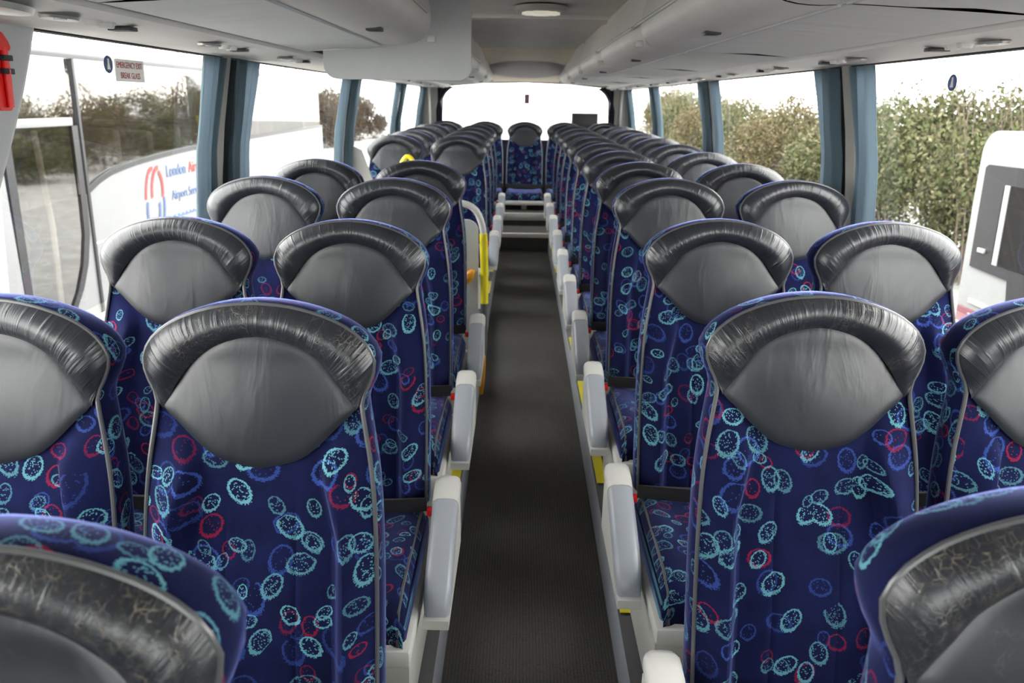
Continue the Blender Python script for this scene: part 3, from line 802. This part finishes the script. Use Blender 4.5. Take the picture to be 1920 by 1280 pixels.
for i, y in enumerate(L_ROWS):
    k = len(L_ROWS) - 1 - i
    place(build_seat(1, i < 2, True, i < 1), -XA, y, 'blue patterned coach seat by the aisle, parked coach side, %s row before the stairwell' % ordr(k), 'seat rows before the stairwell')
    if i > 0: place(build_seat(1, False, False), -XA - PITCH, y, 'blue patterned coach seat by the window, parked coach side, %s row before the stairwell' % ordr(k), 'seat rows before the stairwell')
for i, y in enumerate(L2_ROWS):
    place(build_seat(1, False, True), -XA, y, 'blue patterned coach seat by the aisle, %s row behind the stairwell' % ordr(i), 'seat rows behind the stairwell')
    place(build_seat(1, False, False), -XA - PITCH, y, 'blue patterned coach seat by the window, %s row behind the stairwell' % ordr(i), 'seat rows behind the stairwell')
bl = ['rear bench seat in the corner on the parked coach side', 'rear bench seat between the middle one and the parked coach side corner', 'middle seat of the rear bench at the end of the aisle', 'rear bench seat between the middle one and the hedge side corner', 'rear bench seat in the corner on the hedge side']
for k in range(5):
    place(build_seat(1, False, False), (k - 2) * PITCH, 9.93, 'blue patterned ' + bl[k], 'five seats of the rear bench')

# ------------------------------------------------------------------ stairwell screen and yellow rails
sr = empty('stairwell_screen', (-0.255, 4.2, floor_z(4.2)))
fz = floor_z(4.2)
MB().prism(rrect(-0.36, -0.005, 0.02, 0.93, 0.06), 'y', 0.02, 0.05).build('screen_panel', 'panel_grey', sr)
MB().box(-0.36, -0.02, 0.014, 0.02, 0.66, 0.668).build('panel_joint', 'dark_frame', sr, smooth=False)
MB().tube([(-0.10, 0.0, 0.99), (-0.05, 0.0, 1.0)] and spline([(-0.16, 0, 1.005), (-0.08, 0, 1.015), (-0.02, 0, 0.985), (0.012, 0, 0.92), (0.022, 0, 0.86)], 12), 0.017, 12).build('rail_bend', 'light_plastic', sr)
MB().tube([(0.022, 0, 0.865), (0.027, 0, 0.7), (0.028, 0, 0.50)], 0.0205, 12).build('yellow_grip', 'yellow_paint', sr)
MB().tube([(0.028, 0, 0.505), (0.027, 0, 0.35), (0.022, 0, 0.22)], 0.0195, 12).build('grey_sleeve', 'dark_fascia', sr)
MB().tube([(0.022, 0, 0.225), (0.018, 0, 0.1), (0.008, 0, 0.0)], 0.0165, 12).build('rail_foot', 'orange_plastic', sr)
MB().tube(spline([(-0.075, 0.0, 0.60), (-0.055, -0.012, 0.64), (-0.035, -0.016, 0.665), (-0.02, -0.01, 0.672)], 8), [0.008, 0.018, 0.024, 0.026, 0.026, 0.024, 0.018, 0.006], 12).build('orange_knob', 'orange_plastic', sr)
tag(sr, 'grey screen panel with bent yellow grab rail beside the stairwell', 'handrail')
yr = empty('grab_rail', (-0.664, 4.6, 0.0))
MB().tube([(-0.05, 0, 0.0), (-0.05, 0, 0.8)] + [tuple(p) for p in spline([(-0.047, 0, 1.20), (-0.036, 0, 1.26), (-0.015, 0, 1.295), (0, 0, 1.303), (0.015, 0, 1.295), (0.036, 0, 1.26), (0.047, 0, 1.20)], 24)] + [(0.05, 0, 0.8), (0.05, 0, 0.0)], 0.013, 12).build('yellow_rail', 'yellow_paint', yr)
MB().tube([(0.041, 0, 1.255), (0.044, 0, 1.22)], 0.016, 12).build('rail_collar', 'light_plastic', yr)
tag(yr, 'yellow hoop grab rail rising from the stairwell behind the seats', 'handrail')
ws = MB().box(-1.2, -0.30, 4.22, 5.55, -0.40, 0.0).build('stairwell_block', 'dark_fascia', fl, smooth=False)
# pale plastic screen behind the stairwell, ahead of the rear window seat
sc_ = MB().prism([(-1.19, 0.2), (-1.19, 1.30), (-1.13, 1.27), (-1.04, 1.02), (-0.98, 0.2)], 'y', 5.72, 5.75).build('partition', 'light_plastic'); tag(sc_, 'pale plastic partition beside the window behind the stairwell', 'partition')

# ------------------------------------------------------------------ small things inside
hm = empty('emergency_hammer', (-1.13, 1.785, 1.645)); hm.scale = (0.5, 0.5, 0.48)
MB().prism(rrect(-0.045, 0.045, -0.165, 0.10, 0.02), 'x', -0.012, 0.006).build('bracket', 'red_plastic', hm)
MB().prism([(-0.115, 0.085), (0.05, 0.085), (0.062, 0.10), (0.05, 0.125), (0.02, 0.155), (-0.02, 0.172), (-0.115, 0.175)], 'x', -0.01, 0.022).build('hammer_head', 'red_plastic', hm)
MB().tube([(0.018, 0.02, 0.10), (0.02, 0.015, 0.0), (0.018, 0.012, -0.15)], [0.013, 0.015, 0.013], 10).build('handle', 'red_plastic', hm)
for z in (0.055, 0.0):
    MB().box(0.006, 0.034, -0.01, 0.05, z - 0.012, z + 0.012, 0.003).build('clip', 'black_plastic', hm)
tag(hm, 'red emergency hammer in its holder on the grey pillar', 'hammer')
ROT_L = (RAD(90), 0, RAD(90))       # reads from inside on the left wall
ROT_R = (RAD(90), 0, RAD(-90))
def oval_sticker(s, y, z, label):
    X = s * (wall_x(z) - 0.006)
    root = empty('oval_sticker', (X, y, z)); root.rotation_euler = ROT_L if s < 0 else ROT_R
    def ell(a, b_, lo, hi, n=28): return MB().prism([(a * math.cos(2 * math.pi * k / n), b_ * math.sin(2 * math.pi * k / n)) for k in range(n)], 'z', lo, hi)
    ell(0.0255, 0.023, 0, 0.001).build('oval', 'navy_print', root)
    ell(0.0195, 0.0185, 0.001, 0.0013).build('inner_oval', 'blue_print', root)
    MB().prism([(-0.009, -0.013), (0.009, -0.013), (0.005, 0.003), (0.004, 0.015), (-0.004, 0.015), (-0.005, 0.003)], 'z', 0.0013, 0.0018).build('figure', 'white_print', root)
    tag(root, label, 'sticker')
oval_sticker(-1, 2.36, 1.681, 'blue oval sticker on the window beside the emergency exit notice')
oval_sticker(1, 2.49, 1.669, 'blue oval sticker on the window overlooking the tall bush')
nx_ = -(wall_x(1.64) - 0.012)
sg = empty('exit_notice', (nx_, 2.49, 1.668)); sg.rotation_euler = ROT_L
MB().prism(rrect(-0.092, 0.092, -0.030, 0.030, 0.003, 2), 'z', 0, 0.001).build('notice_card', 'white_print', sg)
text_obj('lettering', 'EMERGENCY EXIT', 0.0235, 'red_print', sg, (0, 0.014, 0.0015), (0, 0, 0), 0.0003, 0.86)
text_obj('lettering', 'BREAK GLASS', 0.0235, 'red_print', sg, (0, -0.014, 0.0015), (0, 0, 0), 0.0003, 0.86)
tag(sg, 'white notice reading EMERGENCY EXIT BREAK GLASS in red on the window', 'sign')
bk = empty('rear_box', (0.70, 10.09, 1.16))
MB().box(-0.155, 0.155, -0.04, 0.04, 0.0, 0.32, 0.006).build('box_body', 'dark_fascia', bk)
MB().box(-0.14, 0.14, -0.043, -0.039, 0.015, 0.305, 0.002).build('box_face', 'black_plastic', bk)
tag(bk, 'black upright box standing behind the rear bench', 'box')
tg = empty('hanging_tag', (0.017, 10.203, 1.63))
MB().box(-0.030, 0.030, -0.003, 0.003, -0.055, 0.055, 0.001).build('card', 'mauve_print', tg)
MB().tube([(0, 0, 0.055), (0, 0, 0.12)], 0.0015, 6).build('string', 'black_plastic', tg)
MB().box(-0.008, 0.008, -0.004, 0.004, 0.112, 0.128, 0.002).build('sucker', 'black_plastic', tg)
tag(tg, 'small mauve card hanging in the middle of the rear window', 'tag')

# ------------------------------------------------------------------ outside
GZ = -1.2
gr = MB().grid([[(x, y, GZ) for x in (-60, 0, 60)] for y in (-40, 40, 110)]).build('ground', 'asphalt'); tag(gr, 'grey tarmac of the coach park', 'ground', kind='structure')

# parked white coach
pc = empty('parked_coach', (0, 0, GZ))
XS, XO = -4.6, -7.1
def Z(z): return z - GZ
belt = [(8.76, 0.60), (9.2, 0.735), (9.87, 0.81), (10.8, 0.86), (11.9, 0.895), (14, 0.93), (19.5, 0.97)]
body = [(8.76, -0.95 - 0.05)] + belt + [(19.5, -0.9), (17.6, -0.95)]
arch = [(9.62 + 0.56 * math.cos(RAD(a)), -0.78 + 0.56 * math.sin(RAD(a))) for a in range(0, 181, 15)]
poly = [(p[0], Z(p[1])) for p in [(8.76, -0.9)] + belt + [(19.5, -0.9), (10.18, -0.9)] + arch[1:-1] + [(9.06, -0.9)]]
MB().prism(poly, 'x', XO, XS).build('body_side', 'coach_white', pc, smooth=False)
MB().prism([(6.75, Z(-0.9)), (6.75, Z(0.6)), (6.95, Z(1.35)), (7.12, Z(1.95)), (7.30, Z(1.95)), (7.36, Z(0.9)), (7.42, Z(-0.9))], 'x', XO, XS).build('front_corner', 'coach_white', pc, smooth=False)
MB().box(XO, XS, 7.1, 19.5, Z(1.98), Z(2.045), 0.02).build('roof', 'coach_white', pc)
MB().box(XS - 0.02, XS + 0.004, 7.2, 19.5, Z(1.955), Z(1.985)).build('roof_gutter', 'dark_frame', pc, smooth=False)
for X in (XS - 0.03, XO + 0.03):
    rows = [[(X, y, Z(0.55 if y < 8.8 else 0.6)), (X, y, Z(1.98))] for y in (7.3, 8.8, 12, 15.5, 19.4)]
    MB().grid(rows).build('side_glass', 'tinted_glass', pc, smooth=False)
pts = [(XS + 0.004, y, Z(z)) for y, z in belt]
b2 = spline([(y, z, 0) for y, z in belt], 40)
MB().grid([[(XS + 0.006, p[0], Z(p[1] - 0.005)), (XS + 0.006, p[0], Z(p[1] + 0.05)), (XS - 0.02, p[0], Z(p[1] + 0.05))] for p in b2]).build('belt_line', 'dark_frame', pc)
for y in (12.6, 15.4, 18.0): MB().box(XO + 0.05, XS - 0.05, y, y + 0.09, Z(0.9), Z(1.98)).build('roof_frame', 'dark_frame', pc, smooth=False) if y > 16 else None
# door
dr = empty('door', (0, 0, 0)); dr.parent = pc
MB().box(XS - 0.05, XS + 0.006, 7.40, 7.52, Z(-0.85), Z(1.30)).build('door_post', 'dark_frame', dr, smooth=False)
MB().grid([[(XS + 0.008, y0_ - 0.05, Z(z)), (XS + 0.008, y0_ + 0.06, Z(z))] for y0_, z in ((8.64, 1.30), (8.64, 0.5), (8.62, 0.2), (8.52, -0.1), (8.36, -0.35), (8.1, -0.6))]).build('door_post', 'dark_frame', dr, smooth=False)
MB().grid([[(XS - 0.01, 7.5, Z(z)), (XS - 0.01, y1_, Z(z))] for y1_, z in ((8.66, 1.30), (8.66, 0.5), (8.6, 0.1), (8.4, -0.3), (8.1, -0.6))]).build('door_glass', 'tinted_glass', dr, smooth=False)
MB().grid([[(XS - 0.008, y0_, Z(z)), (XS - 0.008, 8.78, Z(z))] for y0_, z in ((8.64, 0.6), (8.62, 0.2), (8.52, -0.1), (8.36, -0.35), (8.05, -0.62), (7.9, -0.9))]).build('door_skirt', 'coach_white', dr, smooth=False)
MB().box(XS - 0.05, XS + 0.01, 7.38, 8.62, Z(1.30), Z(1.38), 0.01).build('door_header', 'coach_white', dr)
MB().box(XS - 0.04, XS + 0.012, 8.74, 8.785, Z(-0.9), Z(1.95)).build('door_edge_seal', 'dark_frame', dr, smooth=False)
MB().tube([(XS - 0.25, 8.35, Z(1.25)), (XS - 0.25, 8.45, Z(0.3)), (XS - 0.25, 8.42, Z(-0.6))], 0.03, 8).build('door_grab_pole', 'light_plastic', dr)
MB().box(XS - 1.2, XS - 1.1, 7.6, 8.5, Z(-0.6), Z(0.45)).build('step_panel', 'panel_grey', dr, smooth=False)
MB().box(XO + 0.05, XS - 0.4, 7.35, 8.76, Z(-0.9), Z(-0.35)).build('cab_floor', 'dark_frame', pc, smooth=False)
MB().box(XO + 0.05, XS - 1.3, 7.35, 8.76, Z(-0.35), Z(0.75), 0.05).build('cab_partition', 'seat_brown', pc)
for k in range(11):
    for xq in (-5.25, -6.45):
        MB().box(xq - 0.45, xq + 0.45, 9.0 + 0.9 * k, 9.2 + 0.9 * k, Z(0.3), Z(1.18 + 0.05 * (k % 2)), 0.07).build('passenger_seat', 'seat_brown', pc)
# wheel, marker lamp, logo, lettering
wh = empty('wheel', (XS - 0.15, 9.62, 0.5)); wh.parent = pc
def disc(r0, r1, x0, x1, name, mat, par, n=28):
    rows = [[(x, r * math.cos(2 * math.pi * k / n), r * math.sin(2 * math.pi * k / n)) for k in range(n)] for x, r in ((x0, r1), (x0, r0), (x1, r0), (x1, r1))]
    m = MB().grid(rows, True); return m.build(name, mat, par)
disc(0.30, 0.49, 0.13, -0.16, 'tyre', 'tyre', wh); disc(0.05, 0.31, 0.10, 0.02, 'wheel_rim', 'coach_white', wh)
disc(0.01, 0.10, 0.14, 0.05, 'hub', 'aluminium', wh)
MB().box(XS - 0.01, XS + 0.02, 9.06, 9.14, Z(-0.14), Z(-0.07), 0.008).build('marker_lamp', 'orange_lens', pc)
MB().grid([[(XS + 0.002, y, Z(z)), (XS + 0.002, y, Z(z - 0.02))] for y, z in ((8.8, 0.08), (19.4, 0.16))]).build('panel_seam', 'moulded_grey', pc, smooth=False)
lg = empty('logo', (XS + 0.006, 10.36, Z(0.38))); lg.parent = pc; lg.rotation_euler = ROT_L
def arc_strip(cx, cy, rx, ry, a0, a1, w, mat, name):
    rows = []
    for k in range(19):
        a = RAD(lerp(a0, a1, k / 18)); rows.append([(cx + (rx + q) * math.cos(a) + 0.18 * (cy + (ry + q) * math.sin(a)), cy + (ry + q) * math.sin(a), dz) for q, dz in ((-w / 2, 0), (-w / 2, 0.003), (w / 2, 0.003), (w / 2, 0))])
    MB().grid(rows).build(name, mat, lg)
arc_strip(-0.10, 0.06, 0.16, 0.30, 80, 190, 0.05, 'red_print', 'red_stroke'); arc_strip(0.08, 0.10, 0.17, 0.26, 85, 200, 0.055, 'red_print', 'red_stroke')
arc_strip(0.02, 0.06, 0.21, 0.27, -15, 65, 0.055, 'red_print', 'red_stroke')
arc_strip(-0.02, -0.12, 0.20, 0.26, 160, 245, 0.05, 'blue_print', 'blue_stroke'); arc_strip(-0.06, -0.16, 0.20, 0.27, -95, 20, 0.055, 'blue_print', 'blue_stroke')
arc_strip(0.10, -0.14, 0.18, 0.29, -95, 25, 0.05, 'blue_print', 'blue_stroke')
text_obj('lettering', 'London', 0.21, 'blue_print', pc, (XS + 0.006, 11.08, Z(0.665)), ROT_L, 0.002)
text_obj('lettering', 'Airports', 0.21, 'red_print', pc, (XS + 0.006, 11.86, Z(0.665)), ROT_L, 0.002)
text_obj('lettering', 'Airport Service', 0.17, 'blue_print', pc, (XS + 0.006, 11.40, Z(0.35)), ROT_L, 0.002)
for k in range(9): MB().box(XS, XS + 0.006, 10.86 + 0.13 * k, 10.86 + 0.13 * k + 0.10, Z(0.06), Z(0.10)).build('faint_lettering', 'blue_print', pc, smooth=False)
tag(pc, 'white parked coach with dark glass and London Airports lettering', 'coach')

# minibus
mbx = empty('minibus', (3.0, 0, GZ))
prof = [(-0.5, 0.32), (5.60, 0.32), (5.62, 1.2), (5.635, 2.2)] + [(5.46 + 0.165 * math.cos(RAD(a)), 2.50 + 0.165 * math.sin(RAD(a))) for a in range(10, 91, 16)] + [(4.0, 2.70), (-0.5, 2.72)]
MB().prism(prof, 'x', 0.0, 2.0).build('body', 'white_paint', mbx, smooth=False)
MB().prism([(5.53, 1.78), (5.53, 2.43), (5.50, 2.45), (0.2, 2.50), (0.2, 1.5), (4.95, 1.62), (5.05, 1.62), (5.08, 1.77)], 'x', -0.012, 0.01).build('window_surround', 'dark_frame', mbx, smooth=False)
for a, b_ in ((5.28, 4.78), (4.62, 3.9), (3.75, 2.9)):
    w = MB().prism(rrect(b_, a, 1.84, 2.34, 0.03, 3), 'x', -0.016, -0.011).build('side_window', 'tinted_glass', mbx, smooth=False)
    MB().prism(rrect(b_ + 0.03, b_ + 0.3, 1.86, 2.3, 0.02, 3), 'x', -0.0105, -0.0115 + 0.0005).build('seat_behind_glass', 'panel_grey', w, smooth=False)
    MB().box(-0.02, -0.012, a - 0.07, a - 0.02, 1.84, 2.34).build('window_bar', 'panel_grey', w, smooth=False)
MB().box(-0.014, 0.0, -0.4, 5.59, 0.75, 1.50, 0.005).build('maroon_band', 'maroon_paint', mbx)
for k in range(4): MB().box(-0.022, -0.013, 5.02, 5.44, 1.36 + 0.035 * k, 1.372 + 0.035 * k).build('vent_slat', 'white_paint', mbx, smooth=False)
MB().box(-0.03, -0.012, 5.36, 5.44, 1.89, 1.92, 0.004).build('catch', 'aluminium', mbx)
MB().box(-0.01, 0.0, 5.0, 5.48, 1.54, 1.57).build('body_seam', 'panel_grey', mbx, smooth=False)
wm = empty('wheel', (0.12, 4.4, 0.36)); wm.parent = mbx
disc(0.2, 0.36, -0.14, 0.1, 'tyre', 'tyre', wm); disc(0.03, 0.21, -0.12, 0.0, 'wheel_rim', 'aluminium', wm)
tag(mbx, 'white minibus with maroon lower band and dark side windows', 'minibus')

# plants
def leaf_mesh(seed, rx, ry, h, n, leaf, top_sparse=True):
    rnd = random.Random(seed); m = MB()
    lobes = [(rnd.uniform(-rx * 0.7, rx * 0.7), rnd.uniform(-ry * 0.7, ry * 0.7), rnd.uniform(0.2, 0.95) * h, rnd.uniform(0.22, 0.5)) for _ in range(26)]
    V = []; F = []
    for i in range(n):
        lx, ly, lz, lr = rnd.choice(lobes)
        while True:
            d = Vector((rnd.uniform(-1, 1), rnd.uniform(-1, 1), rnd.uniform(-1, 1)))
            if 0.25 < d.length < 1: break
        d = d * (0.6 + 0.4 * rnd.random())
        p = Vector((lx + d.x * rx * lr * 1.3, ly + d.y * ry * lr * 1.3, max(0.02, lz * (1 - 0.35 * ((lx / rx) ** 2 + (ly / ry) ** 2)) + d.z * h * lr * 0.75)))
        a = Vector((rnd.uniform(-1, 1), rnd.uniform(-1, 1), rnd.uniform(-0.7, 0.7))).normalized(); b_ = a.orthogonal().normalized()
        b_.rotate(Matrix.Rotation(rnd.uniform(0, 6.28), 3, a)); L_ = leaf * rnd.uniform(0.6, 1.4)
        o = len(V); V += [p - a * L_, p + b_ * L_ * 0.5, p + a * L_, p - b_ * L_ * 0.5]; F.append((o, o + 1, o + 2, o + 3))
    m.add(V, F, [(0, 0)] * len(V))
    return m
def stem_mesh(seed, rx, ry, h, n, r0=0.03, bend=0.3):
    rnd = random.Random(seed); m = MB()
    for i in range(n):
        x, y = rnd.uniform(-rx * 0.4, rx * 0.4), rnd.uniform(-ry * 0.4, ry * 0.4); hh = h * rnd.uniform(0.65, 1.12)
        ex, ey = x + rnd.uniform(-1, 1) * rx * 0.7, y + rnd.uniform(-1, 1) * ry * 0.7
        pts = [(lerp(x, ex, t ** 1.4) + rnd.uniform(-1, 1) * 0.05, lerp(y, ey, t ** 1.4) + rnd.uniform(-1, 1) * 0.05, hh * t) for t in (0, 0.25, 0.5, 0.75, 1)]
        m.tube(pts, [r0, r0 * 0.8, r0 * 0.6, r0 * 0.4, r0 * 0.15], 5, False)
    return m
def tree_mesh(seed, h, levels=5):
    rnd = random.Random(seed); m = MB()
    def grow(p, d, ln, r, lv):
        pts = [p]; q = p
        for k in range(3):
            d = (d + Vector((rnd.uniform(-1, 1), rnd.uniform(-1, 1), rnd.uniform(-0.5, 0.9))) * 0.16).normalized(); q = q + d * ln / 3; pts.append(q)
        m.tube(pts, [r, r * 0.85, r * 0.72, r * 0.6], 6 if lv > 3 else 4, False)
        if lv == 0: return
        for k in range(rnd.choice((2, 3, 3))):
            base = pts[rnd.choice((1, 2, 3))]
            nd = (d + Vector((rnd.uniform(-1, 1), rnd.uniform(-1, 1), rnd.uniform(-0.35, 0.8))) * 0.85).normalized()
            grow(base, nd, ln * rnd.uniform(0.6, 0.82), r * 0.55, lv - 1)
    grow(Vector((0, 0, 0)), Vector((0, 0, 1)), h * 0.36, h * 0.022, levels)
    return m
def bush(x, y, key, mk, leafmat, stems, label, group, sc=(1, 1, 1), rz=0.0):
    root = empty('bush', (x, y, GZ)); root.scale = sc; root.rotation_euler = (0, 0, rz)
    part('leaf' + key, 'foliage', mk, leafmat, root)
    part('stem' + key, 'stems', stems, 'bark', root)
    tag(root, label, 'bush', group)
rnd = random.Random(5)
bush(7.6, 14.0, 'A', lambda: leaf_mesh(1, 2.1, 2.1, 3.1, 26000, 0.05), 'leaf_green', lambda: stem_mesh(2, 2.2, 2.2, 3.75, 70, 0.022), 'tall straggly green bush behind the white minibus', 'bushes outside the hedge side windows', (0.8, 0.72, 1), 0.0)
specs = [(8.6, 9.3, 'B', 0.85), (7.4, 18.6, 'B', 0.84), (7.2, 23.0, 'C', 0.92), (7.4, 27.5, 'B', 0.95), (7.2, 32.0, 'C', 0.98), (7.4, 37.0, 'B', 1.05), (7.5, 43.0, 'C', 1.15), (11.8, 16.5, 'C', 0.95), (12, 22.0, 'A', 0.85), (12.2, 28.0, 'B', 1.0)]
for i, (x, y, k, z_) in enumerate(specs):
    bush(x, y, k, (lambda: leaf_mesh(11, 2.2, 2.4, 2.9, 26000, 0.05)) if k == 'B' else (lambda: leaf_mesh(21, 2.1, 2.6, 3.0, 26000, 0.05)), 'leaf_olive' if k == 'C' else 'leaf_green',
         (lambda: stem_mesh(12, 2.2, 2.4, 3.0, 26)) if k == 'B' else (lambda: stem_mesh(22, 2.1, 2.6, 3.1, 26)),
         'leafy hedge bush outside the hedge side windows, %s of the row' % ords[i], 'bushes outside the hedge side windows', (0.8, 0.66, z_), rnd.uniform(-0.06, 0.06))
for i in range(12):
    bush(-11.5 - rnd.uniform(0, 1.2), 15.5 + i * 4.3, 'D', lambda: leaf_mesh(31, 2.3, 2.6, 2.5, 20000, 0.06), 'leaf_brown', lambda: stem_mesh(32, 2.3, 2.6, 2.8, 30), 'brown winter hedge bush beyond the parked coach, %s along from its front' % ords[i], 'brown bushes beyond the parked coach', (0.8, 0.58, rnd.uniform(1.0, 1.12) + 0.03 * i), rnd.uniform(-0.04, 0.04))
for i, (x, y, k, h_) in enumerate(((-16.5, 25.0, 'P', 1.05), (-17, 29.5, 'Q', 1.1), (-16.6, 34, 'P', 1.05), (-17, 39.0, 'Q', 1.1), (-16.8, 44.0, 'P', 1.15), (-19.5, 33.0, 'Q', 1.2), (-17, 50.0, 'Q', 1.2), (-17, 56.0, 'P', 1.2), (-17.5, 63.0, 'Q', 1.3))):
    root = empty('bare_tree', (x, y, GZ)); root.scale = (h_, h_, h_); root.rotation_euler = (0, 0, i * 1.3)
    part('tree' + k, 'branches', (lambda: tree_mesh(41, 6.0)) if k == 'P' else (lambda: tree_mesh(47, 6.2)), 'bark', root)
    tag(root, 'leafless winter tree beyond the parked coach, %s along from its front' % ords[i], 'tree', 'leafless trees beyond the parked coach')
